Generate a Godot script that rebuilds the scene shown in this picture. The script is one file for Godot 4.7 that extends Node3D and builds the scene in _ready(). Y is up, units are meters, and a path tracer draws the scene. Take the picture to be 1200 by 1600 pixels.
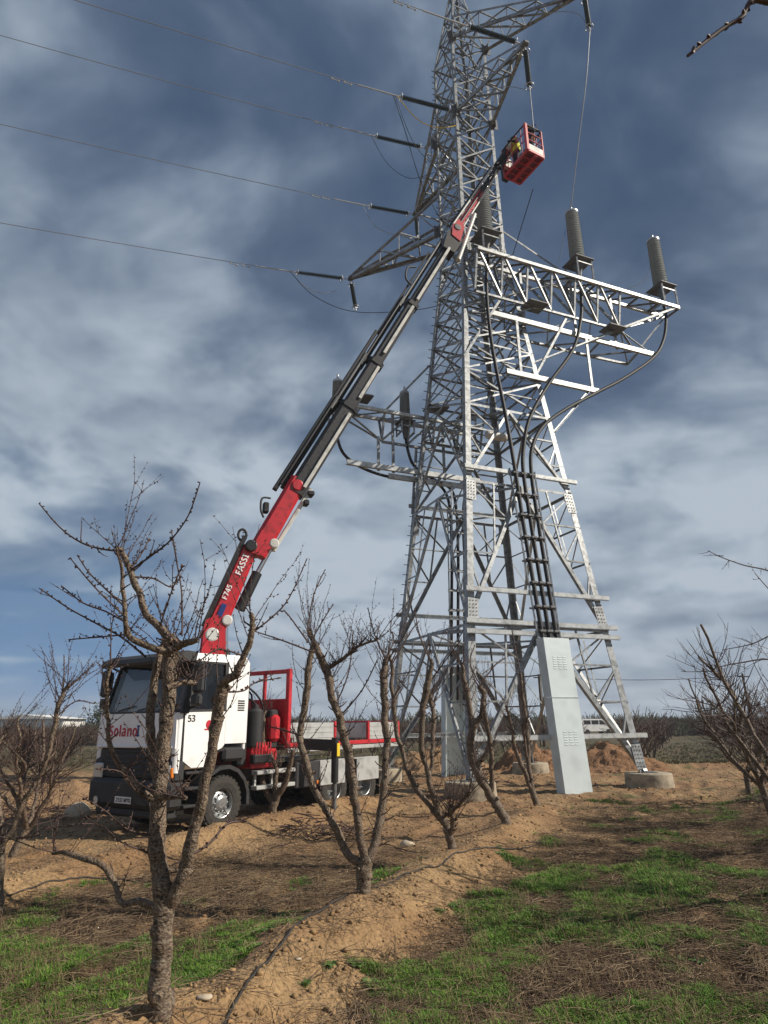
extends Node3D
# A recovery-style crane truck lifting two workers to a power pylon in a bare winter orchard.
# Metres, y up, camera looks along -z. "d" below is distance in front of the camera (z = -d).

class MB:
	var v := PackedVector3Array()
	var n := PackedVector3Array()
	var ix := PackedInt32Array()
	var c := PackedColorArray()
	func quad(a: Vector3, b: Vector3, cc: Vector3, d: Vector3):
		var nn = (b - a).cross(cc - a)
		if nn.length_squared() < 1e-14: nn = (cc - a).cross(d - a)
		nn = nn.normalized()
		var k = v.size()
		v.append(a); v.append(b); v.append(cc); v.append(d)
		for i in 4: n.append(nn)
		ix.append_array(PackedInt32Array([k, k + 2, k + 1, k, k + 3, k + 2]))
	func tri(a: Vector3, b: Vector3, cc: Vector3):
		var nn = (b - a).cross(cc - a).normalized()
		var k = v.size()
		v.append(a); v.append(b); v.append(cc)
		for i in 3: n.append(nn)
		ix.append_array(PackedInt32Array([k, k + 2, k + 1]))
	func hexa(p: Array):   # 0-3 bottom ring, 4-7 top ring, counter-clockwise seen from above
		quad(p[3], p[2], p[1], p[0]); quad(p[4], p[5], p[6], p[7])
		for i in 4: quad(p[i], p[(i + 1) % 4], p[4 + (i + 1) % 4], p[4 + i])
	func box(ce: Vector3, s: Vector3, b := Basis()):
		var p = []
		for y in [-.5, .5]:
			for q in [[-.5, .5], [.5, .5], [.5, -.5], [-.5, -.5]]:
				p.append(ce + b * Vector3(q[0] * s.x, y * s.y, q[1] * s.z))
		hexa(p)
	func cbox(ce: Vector3, s: Vector3, e: float, b := Basis()):   # box with chamfered edges
		var h = s * .5
		var i = h - Vector3(e, e, e)
		for g in [-1.0, 1.0]:
			_q(ce, b, [Vector3(g * h.x, -i.y, -i.z * g), Vector3(g * h.x, i.y, -i.z * g), Vector3(g * h.x, i.y, i.z * g), Vector3(g * h.x, -i.y, i.z * g)])
			_q(ce, b, [Vector3(-i.x * g, g * h.y, -i.z), Vector3(-i.x * g, g * h.y, i.z), Vector3(i.x * g, g * h.y, i.z), Vector3(i.x * g, g * h.y, -i.z)])
			_q(ce, b, [Vector3(-i.x * g, -i.y, g * h.z), Vector3(i.x * g, -i.y, g * h.z), Vector3(i.x * g, i.y, g * h.z), Vector3(-i.x * g, i.y, g * h.z)])
		for a in [-1.0, 1.0]:
			for d in [-1.0, 1.0]:
				_q(ce, b, [Vector3(a * h.x, d * i.y, -i.z), Vector3(a * h.x, d * i.y, i.z), Vector3(a * i.x, d * h.y, i.z), Vector3(a * i.x, d * h.y, -i.z)])
				_q(ce, b, [Vector3(-i.x, a * h.y, d * i.z), Vector3(i.x, a * h.y, d * i.z), Vector3(i.x, a * i.y, d * h.z), Vector3(-i.x, a * i.y, d * h.z)])
				_q(ce, b, [Vector3(a * h.x, -i.y, d * i.z), Vector3(a * h.x, i.y, d * i.z), Vector3(a * i.x, i.y, d * h.z), Vector3(a * i.x, -i.y, d * h.z)])
				for g in [-1.0, 1.0]:
					var t = [ce + b * Vector3(a * h.x, d * i.y, g * i.z), ce + b * Vector3(a * i.x, d * h.y, g * i.z), ce + b * Vector3(a * i.x, d * i.y, g * h.z)]
					if a * d * g > 0: tri(t[0], t[1], t[2])
					else: tri(t[0], t[2], t[1])
	func _q(ce, b, f):      # turned so that it faces away from the centre
		var m = (f[1] - f[0]).cross(f[2] - f[0])
		if m.dot(f[0] + f[2]) < 0: f.reverse()
		quad(ce + b * f[0], ce + b * f[1], ce + b * f[2], ce + b * f[3])
	func bar(a: Vector3, b: Vector3, w: float, h: float, up := Vector3.UP):   # box section between two points
		var z = (b - a).normalized()
		if abs(z.dot(up)) > .98: up = Vector3(1, 0, .3)
		var x = up.cross(z).normalized()
		box((a + b) * .5, Vector3(w, h, (b - a).length()), Basis(x, z.cross(x), z))
	func tube(p: Array, r: Array, k := 8, cap := true, rough := 0.0):
		var m = p.size()
		var x := Vector3.ZERO
		var k0 = v.size()
		for i in m:
			var t: Vector3 = ((p[min(i + 1, m - 1)] - p[max(i - 1, 0)]) as Vector3).normalized()
			if i == 0: x = t.cross(Vector3(0.31, 0.2, 0.93) if abs(t.z) < .8 else Vector3.UP).normalized()
			else:
				x = (x - t * x.dot(t))
				x = x.normalized() if x.length_squared() > 1e-8 else t.cross(Vector3.UP).normalized()
			var y = t.cross(x)
			for j in k:
				var a = TAU * j / k
				var o = x * cos(a) + y * sin(a)
				var rr = r[i] * (1.0 + rough * (sin(i * 2.3 + j * 4.1) * .6 + sin(i * 5.7 + j * 1.7) * .4))
				v.append(p[i] + o * rr); n.append(o)
		for i in m - 1:
			for j in k:
				var a = k0 + i * k + j
				var b = k0 + i * k + (j + 1) % k
				ix.append_array(PackedInt32Array([a, a + k, b, b, a + k, b + k]))
		if cap:
			for e in [0, m - 1]:
				var q = v.size()
				var t2 = (p[min(e + 1, m - 1)] - p[max(e - 1, 0)]).normalized() * (-1.0 if e == 0 else 1.0)
				for j in k:
					v.append(v[k0 + e * k + j]); n.append(t2)
				for j in range(1, k - 1):
					if e == 0: ix.append_array(PackedInt32Array([q, q + j, q + j + 1]))
					else: ix.append_array(PackedInt32Array([q, q + j + 1, q + j]))
	func lathe(pr: Array, seg: int, xf := Transform3D()):   # profile of Vector2(radius, height), flat across, smooth round
		for i in pr.size() - 1:
			var a: Vector2 = pr[i]
			var b: Vector2 = pr[i + 1]
			var e = b - a
			if e.length() < 1e-6: continue
			var nn = Vector2(e.y, -e.x).normalized()
			var k = v.size()
			for j in seg + 1:
				var t = TAU * j / seg
				var dirv = Vector3(cos(t), 0, sin(t))
				v.append(xf * (dirv * a.x + Vector3(0, a.y, 0))); v.append(xf * (dirv * b.x + Vector3(0, b.y, 0)))
				var m = (xf.basis * (dirv * nn.x + Vector3(0, nn.y, 0))).normalized()
				n.append(m); n.append(m)
			for j in seg:
				var q = k + j * 2
				ix.append_array(PackedInt32Array([q, q + 2, q + 1, q + 1, q + 2, q + 3]))
	func extrude(poly: PackedVector2Array, d0: float, d1: float, xf := Transform3D()):   # outline in x, y pushed along z
		var m = poly.size()
		var area = 0.0
		for i in m: area += poly[i].cross(poly[(i + 1) % m])
		if area < 0: poly.reverse()
		for i in m:
			var a = poly[i]
			var b = poly[(i + 1) % m]
			quad(xf * Vector3(a.x, a.y, d1), xf * Vector3(a.x, a.y, d0), xf * Vector3(b.x, b.y, d0), xf * Vector3(b.x, b.y, d1))
		var tr = Geometry2D.triangulate_polygon(poly)
		for i in range(0, tr.size(), 3):
			var q = [poly[tr[i]], poly[tr[i + 1]], poly[tr[i + 2]]]
			if (q[1] - q[0]).cross(q[2] - q[0]) < 0: q.reverse()
			tri(xf * Vector3(q[0].x, q[0].y, d1), xf * Vector3(q[1].x, q[1].y, d1), xf * Vector3(q[2].x, q[2].y, d1))
			tri(xf * Vector3(q[0].x, q[0].y, d0), xf * Vector3(q[2].x, q[2].y, d0), xf * Vector3(q[1].x, q[1].y, d0))
	func lump(ce: Vector3, r: Vector3, seed_: int, amp := .25, rings := 5, seg := 8):
		var g = RandomNumberGenerator.new(); g.seed = seed_
		var k0 = v.size()
		var ph = [g.randf() * TAU, g.randf() * TAU, g.randf() * TAU]
		for i in rings + 1:
			var a = PI * i / rings
			for j in seg:
				var b = TAU * j / seg
				var o = Vector3(sin(a) * cos(b), cos(a), sin(a) * sin(b))
				var m = 1.0 + amp * (sin(o.x * 3.1 + ph[0]) * .5 + sin(o.y * 4.3 + ph[1]) * .3 + sin(o.z * 3.7 + ph[2] + o.x * 2.0) * .4)
				v.append(ce + o * r * m); n.append((o / r).normalized())
		for i in rings:
			for j in seg:
				var a = k0 + i * seg + j
				var b = k0 + i * seg + (j + 1) % seg
				ix.append_array(PackedInt32Array([a, a + seg, b, b, a + seg, b + seg]))
	func mesh() -> ArrayMesh:
		var m = ArrayMesh.new()
		var a = []
		a.resize(Mesh.ARRAY_MAX)
		a[Mesh.ARRAY_VERTEX] = v; a[Mesh.ARRAY_NORMAL] = n; a[Mesh.ARRAY_INDEX] = ix
		if c.size() == v.size() and c.size() > 0: a[Mesh.ARRAY_COLOR] = c
		m.add_surface_from_arrays(Mesh.PRIMITIVE_TRIANGLES, a)
		return m

var M := {}
var used := {}
var rng := RandomNumberGenerator.new()
var TW := Transform3D(Basis(Vector3.UP, deg_to_rad(22.5)), Vector3(4.32, 0, -25.1))   # the pylon's own frame: x along its front face, z towards the camera

func numbered(called: String) -> String:
	if not used.has(called):
		used[called] = 0
		return called
	used[called] += 1
	return "%s_%03d" % [called, used[called]]
func tag(o, label, category, group = "", kind = ""):
	if label != "": o.set_meta("label", label)
	if category != "": o.set_meta("category", category)
	if group != "": o.set_meta("group", group)
	if kind != "": o.set_meta("kind", kind)
	return o
func thing(called, label, category, xf := Transform3D(), group = ""):
	var o := Node3D.new()
	o.name = numbered(called)
	add_child(o)
	o.transform = xf
	return tag(o, label, category, group)
func part(parent, called, mb, mat):
	var o := MeshInstance3D.new()
	o.name = called
	o.mesh = mb.mesh() if mb is MB else mb
	o.material_override = mat
	parent.add_child(o, true)
	return o
func solo(called, label, category, mb, mat, xf := Transform3D(), group = "", kind = ""):
	var o := MeshInstance3D.new()
	o.name = numbered(called)
	o.mesh = mb.mesh() if mb is MB else mb
	o.material_override = mat
	add_child(o)
	o.transform = xf
	return tag(o, label, category, group, kind)
func at(x, y, d): return Transform3D(Basis(), Vector3(x, y, -d))
func lin(r, g, b): return Color(r, g, b).linear_to_srgb()

# ---------- materials ----------
func noise_tex(seed_, freq, stops: Array, size := 256, oct := 4, ridged := false):
	var f = FastNoiseLite.new()
	f.seed = seed_; f.frequency = freq; f.fractal_octaves = oct
	f.noise_type = FastNoiseLite.TYPE_SIMPLEX_SMOOTH
	if ridged: f.fractal_type = FastNoiseLite.FRACTAL_RIDGED
	var im = f.get_seamless_image(size, size)
	im.convert(Image.FORMAT_L8)
	var d = im.get_data()
	var lut = []
	for i in 256:
		var t = i / 255.0 * (stops.size() - 1)
		var k = min(int(t), stops.size() - 2)
		var cc = (stops[k] as Color).lerp(stops[k + 1], t - k)
		lut.append([int(cc.r * 255), int(cc.g * 255), int(cc.b * 255)])
	var o = PackedByteArray(); o.resize(d.size() * 3)
	for i in d.size():
		var l = lut[d[i]]
		o[i * 3] = l[0]; o[i * 3 + 1] = l[1]; o[i * 3 + 2] = l[2]
	return ImageTexture.create_from_image(Image.create_from_data(size, size, false, Image.FORMAT_RGB8, o))
func bump_tex(seed_, freq, strength, size := 256, oct := 4):
	var f = FastNoiseLite.new()
	f.seed = seed_; f.frequency = freq; f.fractal_octaves = oct
	var im = f.get_seamless_image(size, size)
	im.bump_map_to_normal_map(strength)
	return ImageTexture.create_from_image(im)
func mat(col: Color, rough := .7, metal := 0.0):
	var m = StandardMaterial3D.new()
	m.albedo_color = col; m.roughness = rough; m.metallic = metal
	return m
func textured(col: Color, rough, metal, tex, scale, nrm = null, depth = .5, world := false):
	var m = mat(col, rough, metal)
	m.albedo_texture = tex
	m.uv1_triplanar = true
	m.uv1_world_triplanar = world
	m.uv1_scale = Vector3.ONE * scale
	if nrm:
		m.normal_enabled = true; m.normal_texture = nrm; m.normal_scale = depth
	return m
func g(x): return Color(x, x, x)
func make_materials():
	var steel_t = noise_tex(11, .02, [g(.72), g(.9), g(1), g(.84)], 256, 5)
	var b1 = bump_tex(5, .03, 6.0)
	M.steel = textured(lin(.36, .38, .39), .46, .4, noise_tex(11, .015, [g(.5), g(.8), g(1), g(.66), g(.95)], 256, 5), .55, null, .5, true)
	M.dull_steel = textured(lin(.15, .153, .157), .62, .3, steel_t, .7)
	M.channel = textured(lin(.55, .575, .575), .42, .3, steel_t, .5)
	M.cover = textured(lin(.60, .68, .695), .42, .1, noise_tex(17, .008, [g(.9), g(.97), g(1), g(.93)], 256, 3), .35)
	M.bolt = mat(lin(.12, .12, .13), .5, .6)
	M.concrete = textured(lin(.40, .34, .25), .95, 0, noise_tex(21, .03, [g(.6), g(.85), g(1), g(.8)], 256, 5), .4, b1, .2)
	M.cable = mat(lin(.009, .009, .01), .62)
	M.wire = mat(lin(.33, .34, .35), .45, .7)
	M.insulator = mat(lin(.04, .06, .062), .35)
	M.shed = textured(lin(.34, .375, .385), .55, 0, noise_tex(23, .02, [g(.8), g(1), g(.9)], 128, 3), 1.0)
	M.fitting = mat(lin(.5, .51, .52), .4, .6)
	var dirt = noise_tex(31, .012, [g(.78), g(.95), g(1), g(.9)], 256, 5)
	M.white = textured(lin(.82, .82, .815), .28, 0, noise_tex(33, .01, [g(.9), g(.98), g(1), g(.96)], 256, 4), .3)
	M.white.clearcoat_enabled = true; M.white.clearcoat = .5
	M.red = textured(lin(.52, .012, .022), .36, 0, noise_tex(35, .02, [g(.6), g(.92), g(1), g(.88), g(.7)], 256, 6), .45)
	M.red.clearcoat_enabled = true; M.red.clearcoat = .5
	M.dark_red = textured(lin(.16, .008, .014), .5, 0, dirt, .8)
	M.black = textured(lin(.014, .014, .016), .5, 0, dirt, .8)
	M.plastic = textured(lin(.022, .022, .024), .6, 0, dirt, .8)
	M.boom = textured(lin(.052, .052, .053), .42, .2, noise_tex(37, .03, [g(.55), g(.9), g(1), g(.7)], 256, 5), .8)
	M.boom_white = textured(lin(.62, .62, .58), .45, 0, dirt, .6)
	M.chrome = mat(lin(.6, .6, .6), .18, 1.0)
	M.alu = textured(lin(.55, .56, .55), .42, .4, dirt, .5)
	M.rim = textured(lin(.42, .43, .43), .35, .75, dirt, 1.5)
	M.tyre = textured(lin(.045, .04, .034), .9, 0, noise_tex(41, .03, [g(.5), g(.8), g(1), g(.7)], 256, 4), 2.0)
	M.glass = mat(Color(.03, .045, .055, .5), .03)
	M.glass.transparency = BaseMaterial3D.TRANSPARENCY_ALPHA
	M.lamp = mat(Color(.75, .78, .8), .08, .4)
	M.orange = mat(lin(.6, .17, .01), .4)
	M.yellow = mat(lin(.7, .5, .02), .5)
	M.plate = mat(lin(.75, .75, .75), .5)
	M.ink_red = mat(lin(.45, .01, .03), .5)
	M.ink_blue = mat(lin(.012, .03, .16), .5)
	M.ink_black = mat(lin(.012, .012, .012), .5)
	M.ink_white = mat(lin(.8, .8, .8), .5)
	M.seat = mat(lin(.03, .03, .033), .9)
	var bark_t = noise_tex(51, .012, [Color(.15, .13, .12), Color(.25, .21, .18), Color(.95, .88, .8), Color(.38, .3, .25), Color(1, .97, .9), Color(.3, .24, .2), Color(.85, .8, .72)], 512, 6)
	var bark_n = bump_tex(53, .05, 9.0, 512, 5)
	M.bark = textured(lin(.285, .252, .21), .72, 0, bark_t, 4.5, bark_n, .6)
	M.bark.uv1_scale = Vector3(1.5, 2.3, 1.5)
	M.limb = textured(lin(.31, .265, .22), .7, 0, bark_t, 2.2, bark_n, 1.4)
	M.twig = textured(lin(.075, .042, .034), .65, 0, noise_tex(57, .05, [g(.6), g(1), g(.8)], 128, 3), 9.0)
	M.hose = mat(lin(.03, .026, .022), .7)
	M.soil_heap = textured(lin(.27, .145, .072), 1, 0, noise_tex(61, .03, [g(.45), g(.8), g(1), g(.65)], 512, 6), .7, bump_tex(62, .04, 12.0, 512, 6), 1.0)
	M.tan_heap = textured(lin(.34, .21, .11), 1, 0, noise_tex(61, .03, [g(.45), g(.8), g(1), g(.65)], 512, 6), .7, bump_tex(62, .04, 12.0, 512, 6), 1.0)
	M.stone = textured(lin(.52, .44, .33), .95, 0, dirt, 3.0)
	M.skin = mat(lin(.45, .25, .17), .6)
	M.cloth_dark = mat(lin(.02, .024, .04), .9)
	M.vest = mat(lin(.55, .62, .03), .8)
	M.helmet = mat(lin(.03, .03, .035), .35)
	M.helmet_white = mat(lin(.7, .7, .68), .35)
	M.wood = textured(lin(.16, .12, .085), .9, 0, bark_t, 1.5)
	M.plaster = mat(lin(.72, .71, .68), .9)
	M.tile = mat(lin(.3, .12, .07), .9)
	M.green = textured(lin(.045, .06, .025), .9, 0, dirt, 1.0)
	M.green.backlight = Color(.1, .12, .05)

# ---------- terrain ----------
var n_soft := FastNoiseLite.new()
var n_fine := FastNoiseLite.new()
var n_patch := FastNoiseLite.new()
func setup_noise():
	n_soft.seed = 3; n_soft.frequency = .35; n_soft.fractal_octaves = 3
	n_fine.seed = 8; n_fine.frequency = 3.0; n_fine.fractal_octaves = 3
	n_patch.seed = 14; n_patch.frequency = .55; n_patch.fractal_octaves = 4
func row_q(x, d): return (x + 1.53) * .912 - (d - 5.11) * .41      # distance to the right of the first tree row
func row_t(x, d): return (x + 1.53) * .41 + (d - 5.11) * .912      # distance along it
func smooth(a, b, x): return smoothstep(a, b, x)
func ground_h(x: float, d: float) -> float:
	var q = row_q(x, d)
	var t = row_t(x, d)
	var s = n_soft.get_noise_2d(x, d)
	var h = s * .05 + n_soft.get_noise_2d(x * .22 + 40.0, d * .22) * .06 * smooth(8.0, 20.0, d)
	var lobes = 1.0 + .3 * n_soft.get_noise_2d(x * 1.7, d * 1.7 + 90.0)
	h += .25 * lobes * exp(-pow((q + s * .35) / .52, 2)) * smooth(13.8, 12.2, t)
	h += .26 * lobes * exp(-pow((q + 5.0 + s * .3) / .55, 2)) * smooth(14.4, 12.6, t)
	h += .22 * lobes * exp(-pow((q - 5.0 + s * .3) / .6, 2)) * smooth(20.5, 19.0, t)
	if d < 24.0: h += n_fine.get_noise_2d(x, d) * .022
	var rut = smooth(-.2, .3, n_soft.get_noise_2d(x * .5 + 60.0, d * .5))
	for w in [1.75, 3.55, -1.6, -3.3, -7.0, -8.7]:
		var e = (q - w - s * .15) / .17
		if absf(e) < 3.0: h -= (.05 * exp(-e * e) - .03 * exp(-pow(absf(e) - 1.5, 2) * 3.0)) * rut
	# the cleared site has ruts and a low bank at its far edge
	var site = smooth(14.0, 18.0, d) * smooth(33.0, 30.0, d)
	h += site * (n_soft.get_noise_2d(x * 2.2 + 11.0, d * 2.2) * .09 + n_fine.get_noise_2d(x * .6, d * .6 + 30.0) * .05)
	h += .22 * exp(-pow((d - 31.5 - s * 1.5) / 1.4, 2)) * smooth(4.0, 9.0, x)
	h += .45 * smooth(70.0, 86.0, d) * smooth(16.0, 24.0, x) * smooth(200.0, 110.0, d)
	return h
func grass_amt(x: float, d: float) -> float:
	var q = row_q(x, d)
	var p = n_patch.get_noise_2d(x, d)
	var g1 = 0.0
	if q > .35 and q < 5.2:       # strip to the right of the row
		g1 = smooth(.5, 1.5, q) * smooth(4.2, 3.0, q) * smooth(13.0, 9.5, d)
		g1 = g1 * .85 + p * 2.3 - .22 - .3 * smooth(1.6, .7, q)
		if d > 13.0: g1 = p * 1.4 - .25 + .5 * exp(-pow((d - 17.0) / 1.3, 2)) * exp(-pow((q - 3.8) / 1.2, 2))
	elif q < -.4 and q > -4.4:    # strip to the left
		g1 = smooth(-.5, -1.0, q) * smooth(-4.0, -2.8, q) * smooth(8.6, 7.0, d)
		g1 = g1 * 1.0 + p * 1.8 - .25
		if d > 8.6: g1 = p * 1.5 - .38 - smooth(11.0, 14.0, d)
	if d > 33.0: g1 = .25 + p * .8
	return clamp(g1 * 1.7, 0.0, 1.0)
func litter_amt(x: float, d: float) -> float:
	var q = row_q(x, d)
	var p = n_patch.get_noise_2d(x * 1.4 + 70.0, d * 1.4)
	var a = 0.0
	if q > 0: a = smooth(.45, 1.3, q) * smooth(20.0, 15.0, d)
	elif q > -4.6: a = smooth(-.6, -1.3, q) * smooth(14.0, 10.0, d) * smooth(-4.6, -3.6, q)
	return clamp(a * (.85 + p * 1.2), 0.0, 1.0)
func ground_col(x: float, d: float) -> Color:
	var p = n_patch.get_noise_2d(x * .6 + 20.0, d * .6)
	var f = n_fine.get_noise_2d(x * 1.3, d * 1.3)
	var tan_ = Color(.26, .152, .07).lerp(Color(.345, .222, .108), clamp(.5 + p * 1.5, 0, 1))
	tan_ = tan_.lerp(Color(.25, .135, .065), clamp(n_soft.get_noise_2d(x * 1.5 + 5.0, d * 1.5) * 1.6, 0, 1) * smooth(12.0, 18.0, d))
	var litter = Color(.15, .096, .05).lerp(Color(.235, .158, .082), clamp(.45 + f * 1.3, 0, 1))
	var c = tan_.lerp(litter, litter_amt(x, d) * .85)
	var ga = grass_amt(x, d)
	c = c.lerp(Color(.06, .085, .02), ga * .85)
	var far = smooth(33.0, 40.0, d)
	c = c.lerp(Color(.115, .082, .042).lerp(Color(.06, .066, .025), clamp(.2 + p * 1.6, 0, 1)), far)
	var k = 1.0 + f * (.25 + .3 * smooth(13.0, 18.0, d))
	return Color(c.r * k, c.g * k, c.b * k)
func build_ground():
	var ang = []
	var a = -40.0
	while a <= 40.0: ang.append(a); a += .19
	while a < 320.0: ang.append(a); a += 6.0
	var rad = [.02, .8, 1.6, 2.3, 3.0]
	while rad[-1] < 42.0: rad.append(rad[-1] * 1.0125)
	while rad[-1] < 900.0: rad.append(rad[-1] * 1.035)
	var mb = MB.new()
	var na = ang.size()
	var v := PackedVector3Array()
	var c := PackedColorArray()
	for r in rad:
		for b in ang:
			var x = r * sin(deg_to_rad(b))
			var d = r * cos(deg_to_rad(b))
			v.append(Vector3(x, ground_h(x, d), -d))
			c.append(ground_col(x, d))
	var ix := PackedInt32Array()
	var nn := PackedVector3Array(); nn.resize(v.size())
	for i in rad.size() - 1:
		for j in na:
			var p0 = i * na + j
			var p1 = i * na + (j + 1) % na
			ix.append_array(PackedInt32Array([p0, p0 + na, p1, p1, p0 + na, p1 + na]))
			var m = (v[p1] - v[p0]).cross(v[p0 + na] - v[p0]).normalized()
			if m.y < 0: m = -m
			nn[p0] += m; nn[p1] += m; nn[p0 + na] += m
	for i in nn.size(): nn[i] = nn[i].normalized() if nn[i].length_squared() > 1e-9 else Vector3.UP
	mb.v = v; mb.n = nn; mb.ix = ix; mb.c = c
	var m2 = textured(Color.WHITE, 1.0, 0, noise_tex(71, .035, [g(.62), g(.8), g(1), g(.9), g(.72)], 512, 6), .55, bump_tex(72, .045, 10.0, 512, 6), 1.0, true)
	m2.vertex_color_use_as_albedo = true
	var o = solo("ground", "", "", mb, m2, Transform3D(), "", "structure")
	o.set_meta("label", "tan soil, brown prunings and grass of the orchard floor")

# ---------- pylon ----------
var angle_mesh: ArrayMesh
func make_angle():      # unit rolled-steel angle: flanges along x and y, one metre along z
	var mb = MB.new()
	mb.extrude(PackedVector2Array([Vector2(0, 0), Vector2(1, 0), Vector2(1, .11), Vector2(.11, .11), Vector2(.11, 1), Vector2(0, 1)]), 0, 1)
	angle_mesh = mb.mesh()
func angle(parent, called, a: Vector3, b: Vector3, s: float, inward: Vector3, m = null):
	var z = b - a
	var l = z.length()
	z /= l
	var y = (inward - z * inward.dot(z)).normalized()
	var x = y.cross(z)
	var o := MeshInstance3D.new()
	o.name = called
	o.mesh = angle_mesh
	o.material_override = m if m else M.steel
	o.transform = Transform3D(Basis(x * s, y * s, z * l), a - x * s * .5)
	parent.add_child(o, true)
	return o
func wid(h: float) -> float:
	if h < 22.8: return lerp(3.44, 1.12, h / 22.8)
	if h < 35.9: return lerp(1.12, 1.02, (h - 22.8) / 13.1)
	return lerp(1.02, .22, (h - 35.9) / 5.4)
func face(f: int, s: float, h: float, out := 0.0) -> Vector3:    # point on one face of the tapered body, s from -1 to 1 across it
	var w = wid(h)
	match f:
		0: return Vector3(s * w, h, w + out)
		1: return Vector3(w + out, h, -s * w)
		2: return Vector3(-s * w, h, -w - out)
	return Vector3(-w - out, h, s * w)
func inward(f: int) -> Vector3: return [Vector3(0, 0, -1), Vector3(-1, 0, 0), Vector3(0, 0, 1), Vector3(1, 0, 0)][f]
func corner(i: int, h: float) -> Vector3:
	var w = wid(h)
	return Vector3(w * [-1, 1, 1, -1][i], h, w * [1, 1, -1, -1][i])
func arm(parent, called, legs: Array, h0: float, h1: float, tip: Vector3):
	var r = Node3D.new(); r.name = called; parent.add_child(r, true)
	var lo = [corner(legs[0], h0), corner(legs[1], h0)]
	var up = [corner(legs[0], h1), corner(legs[1], h1)]
	var mid = Vector3(0, h0, 0)
	for i in 2:
		var side = (lo[1 - i] - lo[i]).normalized()
		angle(r, "chord", lo[i], tip + (lo[i] - lo[1 - i]).normalized() * .08, .17, side)
		angle(r, "chord", up[i], tip + Vector3(0, .12, 0) + (lo[i] - lo[1 - i]).normalized() * .08, .11, side)
		var n = 4
		for k in n:
			var t0 = float(k) / (n + .6)
			var t1 = float(k + 1) / (n + .6)
			var p0 = lo[i].lerp(tip, t0)
			var p1 = lo[i].lerp(tip, t1)
			var q0 = up[i].lerp(tip, t0)
			var q1 = up[i].lerp(tip, t1)
			angle(r, "lacing", p0, q1, .07, side)
			angle(r, "lacing", p1, q1, .06, side)
			if i == 0:
				angle(r, "lacing", p0, lo[1].lerp(tip, t1), .07, Vector3.UP)
				angle(r, "lacing", p1, lo[1].lerp(tip, t1), .06, Vector3.UP)
				angle(r, "lacing", q1, up[1].lerp(tip, t1), .06, Vector3.UP)
	var mb = MB.new()
	mb.cbox(tip, Vector3(.3, .2, .34), .05)
	part(r, "tip_plate", mb, M.dull_steel)
	for i in 2:
		var g2 = MB.new()
		g2.box(lo[i] + Vector3(0, .05, sign(lo[i].z) * .035), Vector3(.5, .62, .025))
		g2.box(lo[i] + Vector3(sign(lo[i].x) * .035, .05, 0), Vector3(.025, .6, .45))
		part(r, "gusset", g2, M.dull_steel)
	return r
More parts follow.
